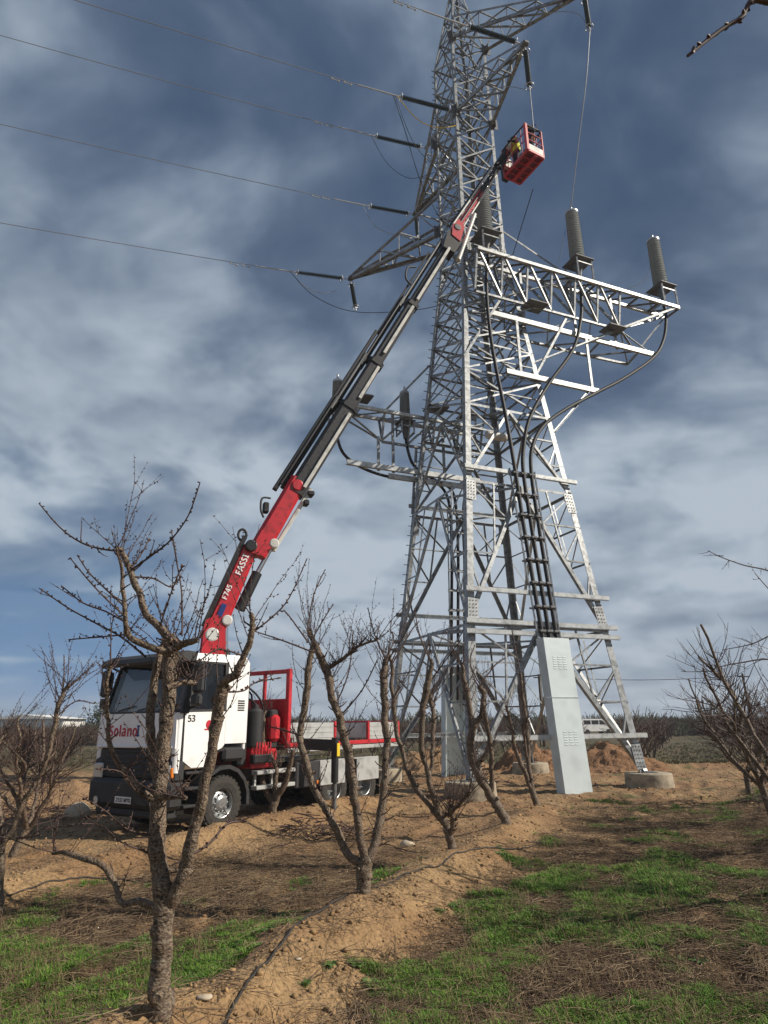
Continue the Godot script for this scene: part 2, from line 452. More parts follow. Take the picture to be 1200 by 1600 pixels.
func build_pylon():
	make_angle()
	var t = thing("pylon", "tall galvanised steel lattice pylon beside the crane truck", "pylon", TW)
	var legs = [.3, 5.2, 10.6, 16.5, 22.8, 29.2, 35.9, 41.3]
	for i in 4:
		for k in legs.size() - 1:
			var s = [.27, .25, .23, .2, .17, .15, .11][k]
			var a = corner(i, legs[k])
			var b = corner(i, legs[k + 1])
			var z = (b - a).normalized()
			var dx = Vector3(-sign(a.x), 0, 0)
			var dz = Vector3(0, 0, -sign(a.z))
			var x = (dx - z * dx.dot(z)).normalized()
			var y = (dz - z * dz.dot(z)).normalized()
			var o := MeshInstance3D.new()
			o.name = "leg"; o.mesh = angle_mesh; o.material_override = M.steel
			o.transform = Transform3D(Basis(x * s, y * s, (b - a)), a)
			t.add_child(o, true)
	# K-braced lower body
	var lv = [.45, 5.2, 10.6, 14.0]
	for f in 4:
		var w = inward(f)
		for k in 3:
			var h0 = lv[k]
			var h1 = lv[k + 1]
			angle(t, "horizontal", face(f, -1, h1), face(f, 1, h1), .1, w)
			for s in [-1.0, 1.0]:
				angle(t, "diagonal", face(f, s, h0), face(f, 0, h1), [.16, .14, .11, .1][k], w)
				var ps = [.22, .48, .74] if k < 2 else [.35, .68]
				var prev = Vector3.ZERO
				for j in ps.size():
					var p = ps[j]
					var h = lerp(h0, h1, p)
					# straight diagonal in space, so take the point on the chord itself
					var dpt = face(f, s, h0).lerp(face(f, 0, h1), p)
					angle(t, "redundant", face(f, s, h), dpt, .06, w)
					var hn = lerp(h0, h1, ps[j + 1] if j + 1 < ps.size() else 1.0)
					angle(t, "redundant", dpt, face(f, s, hn), .055, w)
					if p > .4 and p < .6: angle(t, "redundant", dpt, face(f, s * .5, h1), .06, w)
		# X-braced upper body
		var xs = [14.0, 15.7, 17.2, 18.6, 19.9, 21.3, 22.8, 24.4, 26.0, 27.6, 29.2, 30.7, 32.4, 34.1, 35.9, 37.6, 39.2, 41.0]
		for k in xs.size() - 1:
			var s2 = .075 if k < 13 else .055
			angle(t, "diagonal", face(f, -1, xs[k]), face(f, 1, xs[k + 1]), s2, w)
			angle(t, "diagonal", face(f, 1, xs[k], -.06), face(f, -1, xs[k + 1], -.06), s2, w)
			if k < 9:
				var hm = (xs[k] + xs[k + 1]) * .5
				angle(t, "redundant", face(f, -1, hm), face(f, 0, hm, -.03), .045, w)
				angle(t, "redundant", face(f, 1, hm), face(f, 0, hm, -.03), .045, w)
			angle(t, "horizontal", face(f, -1, xs[k + 1]), face(f, 1, xs[k + 1]), .075, w)
	for h in [5.2, 10.6, 14.0, 17.2, 19.9, 22.8, 26.0, 29.2, 32.4, 35.9]:
		for f in 4:
			angle(t, "plan_brace", face(f, 0, h, -.1), face((f + 1) % 4, 0, h, -.1), .08, Vector3.UP)
	# perforated splice plates
	for i in 4:
		for h in [.95, 5.7, 10.2, 22.6]:
			var c = corner(i, h)
			var up = (corner(i, h + .5) - corner(i, h - .5)).normalized()
			var pl = MB.new()
			var bo = MB.new()
			var dz = Vector3(0, 0, sign(c.z))
			var dx = Vector3(-sign(c.x), 0, 0)
			var z2 = (dz - up * dz.dot(up)).normalized()
			var x2 = up.cross(z2)
			var bs = Basis(x2, up, z2)
			pl.box(c + dx * .19 + z2 * .022, Vector3(.40, .8, .016), bs)
			for q in 6:
				for e in 3: bo.lathe([Vector2(.02, 0), Vector2(.02, .02), Vector2(0, .02)], 6, Transform3D(bs * Basis(Vector3.RIGHT, PI / 2), c + dx * (.07 + e * .12) + up * (-.32 + q * .128) + z2 * .03))
			var gp = part(t, "splice_plate", pl, M.steel)
			part(gp, "bolts", bo, M.bolt).set_meta("kind", "stuff")
	# climbing pegs on the left leg
	var pg = MB.new()
	var hh = 3.0
	while hh < 36.0:
		var c2 = corner(3, hh)
		pg.bar(c2 + Vector3(.02, 0, .06), c2 + Vector3(-.17, 0, .06), .025, .025)
		hh += .42
	part(t, "climbing_pegs", pg, M.dull_steel).set_meta("kind", "stuff")
	# channel beams that carry the cables on the front and the back face
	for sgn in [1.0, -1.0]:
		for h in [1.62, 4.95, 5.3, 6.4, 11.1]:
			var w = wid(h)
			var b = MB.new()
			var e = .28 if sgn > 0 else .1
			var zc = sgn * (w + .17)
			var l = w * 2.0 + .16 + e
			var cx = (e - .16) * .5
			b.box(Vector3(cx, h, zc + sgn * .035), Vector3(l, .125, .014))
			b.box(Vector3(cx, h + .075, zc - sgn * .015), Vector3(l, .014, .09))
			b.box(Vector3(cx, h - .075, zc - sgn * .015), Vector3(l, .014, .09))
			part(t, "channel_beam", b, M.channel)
	# crossarms
	arm(t, "crossarm", [0, 1], 35.85, 37.9, Vector3(3.98, 35.85, 5.3))
	arm(t, "crossarm", [0, 1], 30.65, 32.6, Vector3(.24, 30.65, 5.08))
	arm(t, "crossarm", [3, 2], 25.1, 27.4, Vector3(-4.01, 25.1, -5.95))
	arm(t, "crossarm", [3, 2], 30.65, 33.6, Vector3(-.08, 30.65, -5.73))
	cable_rack(t, 1.0, -1.15, 10.25, 21.43, 19.5, 1.46, 2.3, 1.9)
	cable_rack(t, -1.0, 1.2, -6.1, 15.2, 13.9, -1.95, -2.75, -2.35)
	# hung beams of the front rack
	hung_beam(t, -.35, 8.75, 18.72, 1.78, [[1.4, 21.4], [6.5, 21.4], [4.2, 21.4]])
	hung_beam(t, .1, 4.85, 15.92, 1.9, [[4.62, 18.7], [.9, 18.7]])
	hung_beam(t, 1.0, -5.5, 12.58, -2.1, [[-4.0, 13.9], [-3.3, 15.2], [-.8, 15.2]])
	hung_beam(t, 1.6, -3.5, 12.3, -2.3, [[-1.6, 12.6]])
	rack_underframe(t)
	# small dark equipment plates under the racks
	for p in [Vector3(1.85, 19.55, 1.9), Vector3(6.2, 19.42, 1.9), Vector3(-4.95, 15.6, -1.9), Vector3(-1.25, 15.75, -1.9)]:
		var b = MB.new()
		b.cbox(p, Vector3(1.0, .1, .8), .03)
		part(t, "equipment_plate", b, M.dull_steel)
	# junction box high on the body
	var jb = MB.new()
	jb.lathe([Vector2(0, -.5), Vector2(.16, -.5), Vector2(.19, -.42), Vector2(.19, .42), Vector2(.16, .5), Vector2(0, .5)], 14, Transform3D(Basis(Vector3.BACK, PI / 2), Vector3(.9, 14.1, -.4)))
	part(t, "junction_box", jb, M.boom_white)
	return t
func cable_rack(parent, dir: float, u0: float, u1: float, ht: float, hk: float, za: float, zb: float, zk: float):
	var r = Node3D.new(); r.name = "cable_rack"; parent.add_child(r, true)
	for z in [za, zb]:
		var b = MB.new()
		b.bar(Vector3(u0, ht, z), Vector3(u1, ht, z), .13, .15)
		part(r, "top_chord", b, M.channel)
	var kend = lerp(u0, u1, .68)
	var kb = MB.new(); kb.bar(Vector3(u0, hk, zk), Vector3(kend, hk, zk), .1, .1)
	part(r, "keel", kb, M.steel)
	for z in [za, zb]: angle(r, "diagonal", Vector3(kend, hk, zk), Vector3(u1, ht, z), .1, Vector3.UP)
	var n = 6 if dir > 0 else 4
	for k in n + 1:
		var t0 = lerp(u0, kend, float(k) / n)
		var t1 = lerp(u0, kend, (k + .5) / n)
		for z in [za, zb]:
			angle(r, "lacing", Vector3(t0, hk, zk), Vector3(t0, ht, z), .085, Vector3.UP)
			if k < n: angle(r, "lacing", Vector3(t0, ht, z), Vector3(lerp(u0, kend, float(k + 1) / n), hk, zk), .09, Vector3.UP)
	var m = 9 if dir > 0 else 6
	for k in m + 1:
		var s = lerp(u0, u1, float(k) / m)
		angle(r, "cross_tie", Vector3(s, ht, za), Vector3(s, ht, zb), .08, Vector3.DOWN)
		if k < m: angle(r, "lacing", Vector3(s, ht, za), Vector3(lerp(u0, u1, float(k + 1) / m), ht, zb), .07, Vector3.DOWN)
	# ties back to the body
	for z in [za]:
		for s in [-1.0, 1.0]:
			angle(r, "stay", Vector3(s * wid(ht + 2.6), ht + 2.6, sign(za) * wid(ht + 2.6)), Vector3(u1 * .62 if s * dir > 0 else u0, ht, z), .09, Vector3(0, 0, -1))
			angle(r, "stay", Vector3(s * wid(hk - 3.2), hk - 3.2, sign(za) * wid(hk - 3.2)), Vector3(kend * (.55 if s * dir > 0 else .02), hk, zk), .1, Vector3(0, 0, -1))
func rack_underframe(parent):       # back chord and braces that tie the hung beam to the rack above it
	var r = Node3D.new(); r.name = "rack_underframe"; parent.add_child(r, true)
	var back = [Vector3(.9, 18.5, .75), Vector3(3.2, 18.5, .75), Vector3(5.5, 18.5, .75), Vector3(7.8, 18.45, .9)]
	for i in 3: angle(r, "chord", back[i], back[i + 1], .1, Vector3.UP)
	for i in 4:
		var b: Vector3 = back[i]
		angle(r, "tie", b, Vector3(b.x, 18.7, 1.75), .07, Vector3.UP)
		angle(r, "brace", b, Vector3(min(b.x - .6, 6.6), 19.5, 1.9), .075, Vector3.RIGHT)
		angle(r, "brace", Vector3(b.x - .4, 18.75, 1.72), Vector3(min(b.x + .9, 6.6), 19.5, 1.9), .075, Vector3.BACK)
		if i < 3: angle(r, "brace", b, Vector3(back[i + 1].x, 18.72, 1.72), .06, Vector3.UP)
	angle(r, "brace", back[3], Vector3(10.2, 21.4, 1.5), .075, Vector3.UP)
	angle(r, "brace", Vector3(8.6, 18.75, 1.72), Vector3(6.6, 19.5, 1.9), .075, Vector3.UP)
	for q in [[-1.0, 21.4, 2.2, 4.0], [1.0, 19.3, 1.9, 6.2], [1.0, 15.92, 1.85, 4.4]]:
		angle(r, "brace", Vector3(q[0] * wid(q[1] - 2.5), q[1] - 2.5, wid(q[1] - 2.5)), Vector3(q[3], q[1], q[2]), .085, Vector3.BACK)
func hung_beam(parent, u0, u1, h, z, hang: Array):
	var r = Node3D.new(); r.name = "hung_beam"; parent.add_child(r, true)
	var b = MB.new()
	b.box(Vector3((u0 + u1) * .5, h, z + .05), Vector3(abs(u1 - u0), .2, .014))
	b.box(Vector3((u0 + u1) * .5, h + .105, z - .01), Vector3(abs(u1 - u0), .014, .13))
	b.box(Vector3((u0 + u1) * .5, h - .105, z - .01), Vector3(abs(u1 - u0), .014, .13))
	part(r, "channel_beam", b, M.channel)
	for q in hang:
		var hb = MB.new()
		hb.box(Vector3(q[0], (h + q[1]) * .5, z - .1), Vector3(.12, q[1] - h + .3, .06))
		part(r, "hanger", hb, M.steel)
	angle(r, "stay", Vector3(u0, h, z - .08), Vector3(sign(u0 + .01) * wid(h) * .9, h - .1, sign(z) * wid(h) * .98), .1, Vector3.UP)
	var um = clamp((u0 + u1) * .5, -wid(h) * .9, wid(h) * .9)
	angle(r, "stay", Vector3(um, h, z - .08), Vector3(um, h - .1, sign(z) * wid(h) * .95), .1, Vector3.UP)
func tw(u, h, z) -> Transform3D: return TW * Transform3D(Basis(), Vector3(u, h, z))

func build_footings():
	var names = ["round concrete footing under the pylon leg beside the truck's tail", "round concrete footing under the rightmost pylon leg, in the open", "round concrete footing under the rear pylon leg behind the cable cover", "round concrete footing under the leftmost pylon leg, behind the truck bed"]
	for i in 4:
		var p = corner(i, .2)
		var mb = MB.new()
		mb.lathe([Vector2(.8, -.35), Vector2(.79, -.1), Vector2(.755, .40), Vector2(.73, .43), Vector2(0, .43)], 28)
		var x = TW * Vector3(p.x, 0, p.z)
		var t = thing("concrete_footing", names[i], "footing", Transform3D(Basis(), x), "pylon footings")
		part(t, "block", mb, M.concrete)
		var pl = MB.new()
		pl.cbox(Vector3(0, .44, 0), Vector3(.5, .03, .5), .008)
		part(t, "base_plate", pl, M.dull_steel)

func termination(u, h0, z, hs, rad, label, group):
	var t = thing("cable_termination", label, "insulator", tw(u, h0, z), group)
	var st = MB.new()      # stand frame
	var k = rad * 1.25
	var hb = 1.0 * hs / 2.75
	for a in [-1, 1]:
		for b in [-1, 1]:
			st.bar(Vector3(a * k, 0, b * k), Vector3(a * k, hb, b * k), .07, .07)
	for a in [-1, 1]:
		st.bar(Vector3(a * k, .05, -k), Vector3(a * k, .05, k), .07, .07)
		st.bar(Vector3(-k, hb - .25, a * k), Vector3(k, hb - .25, a * k), .05, .05)
	part(t, "stand", st, M.steel)
	var pl = MB.new(); pl.cbox(Vector3(0, hb + .04, 0), Vector3(k * 2.5, .07, k * 2.5), .02)
	part(t, "base_plate", pl, M.dull_steel)
	var pr = [Vector2(rad * .9, hb + .08), Vector2(rad * .9, hb + .2)]
	var n = 19
	var y0 = hb + .2
	var top = hb + hs - .12
	for i in n:
		var y = lerp(y0, top, float(i) / n)
		var dy = (top - y0) / n
		var r = rad * lerp(1.0, .88, float(i) / n)
		pr.append_array([Vector2(r * .72, y), Vector2(r * 1.04, y + dy * .3), Vector2(r * 1.02, y + dy * .48), Vector2(r * .72, y + dy * .72)])
	pr.append(Vector2(rad * .7, top))
	var sh = MB.new(); sh.lathe(pr, 20)
	part(t, "ribbed_body", sh, M.shed)
	var cp = MB.new(); cp.lathe([Vector2(rad * .7, top), Vector2(rad * .92, top + .01), Vector2(rad * .92, top + .1), Vector2(rad * .7, top + .15), Vector2(.05, top + .16), Vector2(.05, top + .4), Vector2(0, top + .4)], 20)
	part(t, "cap", cp, M.fitting)
	var gl = MB.new(); gl.lathe([Vector2(0, hb - .75), Vector2(.09, hb - .75), Vector2(.12, hb - .5), Vector2(.2, hb - .2), Vector2(.24, hb)], 14)
	part(t, "cable_gland", gl, M.dull_steel)
	for a in 4:
		var bu = MB.new()
		var an = TAU * a / 4 + .78
		bu.lathe([Vector2(.07, 0), Vector2(.085, .04), Vector2(.06, .08), Vector2(.085, .12), Vector2(.06, .15), Vector2(0, .15)], 10, Transform3D(Basis(), Vector3(cos(an) * rad * 1.25, hb + .07, sin(an) * rad * 1.25)))
		part(t, "post_insulator", bu, M.fitting)
	return t
func curve(p: Array, n := 6) -> Array:     # Catmull-Rom through the points
	var o = []
	for i in p.size() - 1:
		var a = p[max(i - 1, 0)]
		var d = p[min(i + 2, p.size() - 1)]
		for k in n: o.append((p[i] as Vector3).cubic_interpolate(p[i + 1], a, d, float(k) / n))
	o.append(p[-1])
	return o
func rep(x, n): 
	var a = []; a.resize(n); a.fill(x); return a
func cable(label, pts: Array, r, m, group, called = "power_cable", cat = "cable", k = 8):
	var base: Vector3 = pts[-1]
	var q = []
	for p in curve(pts, 6): q.append(p - base)
	var mb = MB.new(); mb.tube(q, rep(r, q.size()), k)
	return solo(called, label, cat, mb, m, TW * Transform3D(Basis(), base), group)
func build_cables():
	var fr = []
	var names = ["black power cable looping down from the termination nearest the pylon body, front rack", "black power cable looping down from the middle termination of the front rack", "long black power cable sweeping down from the outermost termination of the front rack"]
	var P = [[Vector3(-.3, 22.0, 1.9), Vector3(-.55, 20.2, 1.9), Vector3(-.62, 18.4, 1.95), Vector3(-.55, 16.3, 2.05), Vector3(-.38, 13.6, 2.3), Vector3(-.36, 11.1, 2.62)],
		[Vector3(4.62, 22.0, 1.9), Vector3(4.55, 20.6, 1.9), Vector3(4.3, 19.4, 1.95), Vector3(3.62, 17.7, 2.0), Vector3(2.03, 15.6, 2.1), Vector3(.74, 13.7, 2.35), Vector3(.2, 12.25, 2.5), Vector3(.0, 11.1, 2.62)],
		[Vector3(9.76, 22.0, 1.9), Vector3(9.72, 20.9, 1.9), Vector3(9.3, 19.6, 1.9), Vector3(8.4, 18.4, 1.95), Vector3(6.44, 16.9, 1.98), Vector3(4.55, 15.7, 2.05), Vector3(2.64, 14.46, 2.2), Vector3(1.33, 13.4, 2.35), Vector3(.6, 12.3, 2.5), Vector3(.36, 11.1, 2.62)]]
	for i in 3:
		var p = P[i]
		var u = [-.36, 0.0, .36][i]
		for h in [9.0, 7.0, 5.2, 3.0]: p.append(Vector3(lerp(u, u * .75 + .1, (11.1 - h) / 8.0), h, wid(h) + .26))
		cable(names[i], p, .075, M.cable, "power cables of the front rack")
	var bn = ["black power cable looping under the outer end of the rear rack", "black power cable dropping from the inner termination of the rear rack", "black power cable running down the rear face from inside the pylon"]
	var B = [[Vector3(-5.85, 14.6, -2.35), Vector3(-5.82, 13.74, -2.35), Vector3(-5.5, 13.05, -2.4), Vector3(-4.74, 12.6, -2.45), Vector3(-3.57, 12.36, -2.5), Vector3(-2.31, 12.42, -2.6), Vector3(-1.05, 12.5, -2.75), Vector3(-.45, 12.05, -2.8), Vector3(-.3, 11.0, -2.72)],
		[Vector3(-2.62, 14.6, -2.35), Vector3(-2.54, 13.8, -2.35), Vector3(-2.2, 13.0, -2.4), Vector3(-1.2, 12.6, -2.6), Vector3(-.2, 12.2, -2.7), Vector3(0.02, 11.0, -2.72)],
		[Vector3(.6, 14.6, -2.35), Vector3(.6, 13.6, -2.4), Vector3(.5, 12.4, -2.6), Vector3(.34, 11.0, -2.72)]]
	for i in 3:
		var p = B[i]
		for h in [9.0, 7.0, 5.2, 3.0]: p.append(Vector3([-.3, .02, .34][i], h, -wid(h) - .26))
		cable(bn[i], p, .065, M.cable, "power cables of the rear rack")
	# cable ladders with clamps
	for sgn in [1.0, -1.0]:
		var t = thing("cable_ladder", "narrow cable ladder with clamps on the %s face of the pylon" % ("front" if sgn > 0 else "rear"), "cable ladder", TW, "cable ladders")
		for s in [-.55, .58]:
			var b = MB.new()
			b.bar(Vector3(s, 11.25, sgn * (wid(11.2) + .22)), Vector3(s * .8 + .08, 4.4, sgn * (wid(4.4) + .22)), .06, .05)
			part(t, "rail", b, M.steel)
		var h = 11.0
		while h > 4.7:
			var b = MB.new()
			var cx = lerp(0.0, .08, (11.1 - h) / 7.0)
			b.box(Vector3(cx, h, sgn * (wid(h) + .16)), Vector3(1.12, .06, .05))
			part(t, "rung", b, M.steel)
			for u in [-.36, 0.0, .36]:
				var cl = MB.new()
				var uu = lerp(u, u * .75 + .1, (11.1 - h) / 8.0) if sgn > 0 else [-.3, .02, .34][int(round(u / .36)) + 1]
				cl.cbox(Vector3(uu, h + .05, sgn * (wid(h) + .27)), Vector3(.27, .1, .2), .03)
				part(t, "clamp", cl, M.dull_steel)
			h -= .86
	# sheet-metal covers at the foot
	cable_cover("pale grey sheet-metal cable cover leaning on the front face, louvred", 1.0, 4.78, .1, -.05)
	cable_cover("grey sheet-metal cable cover low on the rear face, seen between the legs", -1.0, 4.4, -.1, -.3)
	# clamps where cables meet the hung beams
func cov(f, x, k, o) -> Vector3: return Vector3(x, lerp(f[0], f[1], k), lerp(f[2], f[3], k) + o)
func cable_cover(label, sgn, ht, cx, hb):
	var za = sgn * (wid(ht) + .16)
	var zb = sgn * (wid(0.0) + .10)
	var base = Vector3(cx, 0, sgn * (wid(0) + .3))
	var t = thing("cable_cover", label, "cover", tw(base.x, 0, base.z), "cable covers")
	var dz = sgn * .42
	var w = .52
	var fr4 = [hb, ht, zb - base.z, za - base.z]
	var mid = .6
	for seg in [[0.0, mid - .001], [mid + .001, 1.0]]:
		var k0 = seg[0]
		var k1 = seg[1]
		var fr = MB.new()
		fr.hexa([cov(fr4, -w, k0, dz), cov(fr4, w, k0, dz), cov(fr4, w, k0, dz - sgn * .012), cov(fr4, -w, k0, dz - sgn * .012), cov(fr4, -w, k1, dz), cov(fr4, w, k1, dz), cov(fr4, w, k1, dz - sgn * .012), cov(fr4, -w, k1, dz - sgn * .012)])
		part(t, "front_panel", fr, M.cover)
		for s in [-1.0, 1.0]:
			var sd = MB.new()
			sd.hexa([cov(fr4, s * w - .006, k0, 0), cov(fr4, s * w - .006, k0, dz - sgn * .013), cov(fr4, s * w + .006, k0, dz - sgn * .013), cov(fr4, s * w + .006, k0, 0), cov(fr4, s * w - .006, k1, 0), cov(fr4, s * w - .006, k1, dz - sgn * .013), cov(fr4, s * w + .006, k1, dz - sgn * .013), cov(fr4, s * w + .006, k1, 0)])
			part(t, "side_panel", sd, M.cover)
	var st = MB.new()
	st.bar(cov(fr4, -w - .01, mid, dz + sgn * .008), cov(fr4, w + .01, mid, dz + sgn * .008), .02, .03)
	part(t, "seam_strip", st, M.cover)
	var nrm = (cov(fr4, w, 0, dz) - cov(fr4, -w, 0, dz)).cross(cov(fr4, 0, 1, dz) - cov(fr4, 0, 0, dz)).normalized() * 1.0
	for kc in [.30, .79]:
		for r in 6:
			for c in 3:
				var lm = MB.new()
				var o = cov(fr4, -.2 + c * .2, kc + r * .016, dz + sgn * .004)
				lm.hexa([o + Vector3(-.07, -.014, 0), o + Vector3(.07, -.014, 0), o + Vector3(.07, .014, 0), o + Vector3(-.07, .014, 0), o + Vector3(-.07, -.012, sgn * .008), o + Vector3(.07, -.012, sgn * .008), o + Vector3(.075, .012, sgn * .004), o + Vector3(-.075, .012, sgn * .004)])
				part(t, "louvre", lm, M.cover)
	for s in [-1.0, 1.0]:
		var ft = MB.new(); ft.box(Vector3(s * .35, hb - .12, dz * .5 + zb - base.z), Vector3(.08, .3, .3))
		part(t, "foot", ft, M.dull_steel)

func insulator(a: Vector3, b: Vector3, label, group, m = null, rad := .115, ring := true):
	var l = (b - a).length()
	var y = (b - a) / l
	var x = y.cross(Vector3(.2, .1, 1)).normalized()
	var t = thing("insulator_string", label, "insulator", TW * Transform3D(Basis(x, y, x.cross(y)), a), group)
	var e = min(.28, l * .12)
	var pr = [Vector2(0, e), Vector2(rad * .35, e)]
	var n = int((l - 2 * e) / .085)
	for i in n:
		var q = lerp(e, l - e, float(i) / n)
		var dq = (l - 2 * e) / n
		pr.append_array([Vector2(rad * .35, q), Vector2(rad, q + dq * .35), Vector2(rad * .96, q + dq * .5), Vector2(rad * .35, q + dq * .8)])
	pr.append(Vector2(0, l - e))
	var mb = MB.new(); mb.lathe(pr, 12)
	part(t, "sheds", mb, M.insulator)
	for q in [[0.0, e], [l - e, l]]:
		var f = MB.new(); f.lathe([Vector2(0, q[0]), Vector2(.03, q[0]), Vector2(.035, q[1]), Vector2(0, q[1])], 8)
		part(t, "end_fitting", f, M.fitting)
	if ring:
		for q in [e, l - e]:
			var rg = MB.new()
			var pts = []
			for i in 19: pts.append(Vector3(cos(TAU * i / 18) * .19, q + .02, sin(TAU * i / 18) * .19))
			rg.tube(pts, rep(.016, 19), 6, false)
			rg.bar(Vector3(-.19, q + .02, 0), Vector3(.19, q + .02, 0), .015, .015)
			part(t, "corona_ring", rg, M.fitting)
	return t
func conductor(a: Vector3, label, s0 := .11, k := .0009, length := 95.0):
	var pts = []
	for i in 26:
		var s = length * pow(i / 25.0, 1.4)
		pts.append(Vector3(-s, -s0 * s + k * s * s, 0))
	var mb = MB.new(); mb.tube(pts, rep(.016, 26), 5)
	var t = thing("conductor", label, "power line", TW * Transform3D(Basis(), a), "overhead line conductors")
	part(t, "wire", mb, M.wire)
	var sp = MB.new()      # preformed dead-end grip and dampers near the support
	sp.tube([Vector3(0, 0, 0), Vector3(-1.9, -1.9 * s0, 0)], [.035, .03], 6)
	part(t, "grip", sp, M.fitting)
	for s in [2.4, 3.0]:
		var da = MB.new()
		da.bar(Vector3(-s - .16, -s * s0 - .1, 0), Vector3(-s + .16, -s * s0 - .1, 0), .025, .025)
		da.cbox(Vector3(-s - .16, -s * s0 - .1, 0), Vector3(.1, .07, .07), .02); da.cbox(Vector3(-s + .16, -s * s0 - .1, 0), Vector3(.1, .07, .07), .02)
		part(t, "damper", da, M.fitting)
func build_lines():
	var T = [["uppermost", Vector3(.0, 30.6, 5.08), 2.9, "of the front middle crossarm"], ["second", Vector3(-1.15, 30.7, 1.0), 3.1, "on the near pylon leg"], ["third", Vector3(-.6, 33.0, -3.3), 3.2, "behind the pylon body"], ["fourth", Vector3(-.3, 30.55, -5.73), 2.9, "of the rear middle crossarm"], ["lowest", Vector3(-4.25, 25.0, -5.95), 3.0, "of the low left crossarm"]]
	var arm_end = thing("guard_bracket", "short steel bracket behind the pylon body holding a line end", "bracket", TW)
	var bk = MB.new(); bk.bar(Vector3(-.3, 33.0, -.9), Vector3(-.5, 33.0, -3.35), .14, .14); bk.bar(Vector3(.6, 34.2, -1.0), Vector3(-.4, 33.05, -3.2), .09, .09)
	part(arm_end, "beam", bk, M.steel)
	for q in T:
		var a: Vector3 = q[1]
		var b = a + Vector3(-q[2], -q[2] * .14, 0)
		insulator(a, b, "dark dead-end insulator string %s, pulling left" % q[3], "dead-end insulator strings")
		conductor(b, "%s of the overhead conductors running off to the upper left" % q[0])
	# hanging strings
	insulator(Vector3(.24, 30.5, 5.08), Vector3(.24, 27.9, 5.08), "dark insulator string hanging above the red work basket", "hanging insulator strings")
	insulator(Vector3(3.98, 35.6, 5.3), Vector3(3.98, 33.2, 5.3), "dark insulator string hanging at the top right crossarm tip", "hanging insulator strings")
	insulator(Vector3(-4.0, 24.95, -5.95), Vector3(-3.72, 23.1, -5.9), "dark insulator string hanging from the low left crossarm tip", "hanging insulator strings")
	insulator(Vector3(-.05, 30.5, -5.73), Vector3(.0, 28.9, -5.7), "short dark insulator string hanging under the rear middle crossarm", "hanging insulator strings", null, .11, false)
	var W = "down-lead wires"
	cable("thin bare down-lead wire falling from the top right string to a termination", [Vector3(3.98, 33.2, 5.3), Vector3(4.05, 31.0, 4.6), Vector3(4.3, 28.5, 3.3), Vector3(4.62, 25.95, 1.9)], .024, M.wire, W, "down_lead", "wire", 5)
	cable("thin wire from the hanging string down into the red basket", [Vector3(.24, 27.9, 5.08), Vector3(.24, 26.0, 5.05), Vector3(.3, 24.4, 4.9)], .022, M.wire, W, "down_lead", "wire", 5)
	cable("slack thin wire hanging below the red basket to the rack", [Vector3(.25, 23.0, 4.6), Vector3(.35, 22.2, 3.6), Vector3(.6, 21.5, 2.3)], .018, M.cable, W, "down_lead", "wire", 5)
	var J = "slack jumper wires"
	cable("slack jumper loop from the lowest conductor under the left crossarm to the body", [Vector3(-7.4, 24.6, -5.95), Vector3(-6.0, 23.4, -5.95), Vector3(-3.75, 23.0, -5.9), Vector3(-1.2, 22.2, -3.5), Vector3(-.2, 21.6, -1.4)], .018, M.cable, J, "jumper_wire", "wire", 5)
	cable("slack jumper loop from the fourth conductor beneath its crossarm", [Vector3(-3.4, 30.1, -5.73), Vector3(-2.6, 28.7, -5.6), Vector3(-1.0, 28.2, -5.2), Vector3(-.2, 28.9, -5.7)], .016, M.wire, J, "jumper_wire", "wire", 5)
	cable("slack jumper trailing from the second conductor to the left leg", [Vector3(-4.4, 30.3, 1.0), Vector3(-3.6, 28.7, .6), Vector3(-2.4, 27.2, -.4), Vector3(-1.15, 26.0, -1.0)], .018, M.cable, J, "jumper_wire", "wire", 5)
	cable("yellowish hand line sagging beside the second insulator string", [Vector3(-4.2, 30.3, 1.0), Vector3(-3.2, 29.3, 1.0), Vector3(-2.1, 29.2, 1.0), Vector3(-1.1, 29.7, 1.05)], .02, M.yellow, "", "hand_line", "rope", 5)
	cable("curved jumper between the front middle crossarm string and the body", [Vector3(.24, 27.9, 5.08), Vector3(-.2, 29.2, 4.0), Vector3(-.6, 30.4, 2.4), Vector3(-.9, 30.9, 1.05)], .018, M.wire, J, "jumper_wire", "wire", 5)
	cable("curved jumper beside the top right hanging string", [Vector3(3.98, 33.2, 5.3), Vector3(3.7, 34.4, 5.1), Vector3(3.2, 35.2, 4.5), Vector3(2.4, 35.75, 3.6)], .018, M.wire, J, "jumper_wire", "wire", 5)
	cable("slack jumper loop hanging below the second insulator string", [Vector3(-4.3, 30.3, 1.0), Vector3(-3.4, 28.2, .8), Vector3(-2.2, 27.9, .2), Vector3(-1.2, 29.0, -.6)], .014, M.cable, J, "jumper_wire", "wire", 5)
	cable("long slack jumper from the third conductor down behind the left leg", [Vector3(-3.8, 32.5, -3.3), Vector3(-3.0, 30.6, -3.0), Vector3(-2.0, 29.4, -2.4), Vector3(-1.1, 29.0, -1.2)], .014, M.cable, J, "jumper_wire", "wire", 5)
	cable("second slack loop under the lowest dead-end string", [Vector3(-7.4, 24.6, -5.95), Vector3(-6.6, 23.9, -5.95), Vector3(-5.6, 23.7, -5.95), Vector3(-4.8, 24.1, -5.95)], .014, M.wire, J, "jumper_wire", "wire", 5)
	cable("thin earth wire beside the middle termination of the front rack", [Vector3(4.1, 24.4, 1.9), Vector3(3.6, 22.8, 1.9), Vector3(3.1, 21.5, 1.8)], .012, M.cable, "", "earth_wire", "wire", 4)
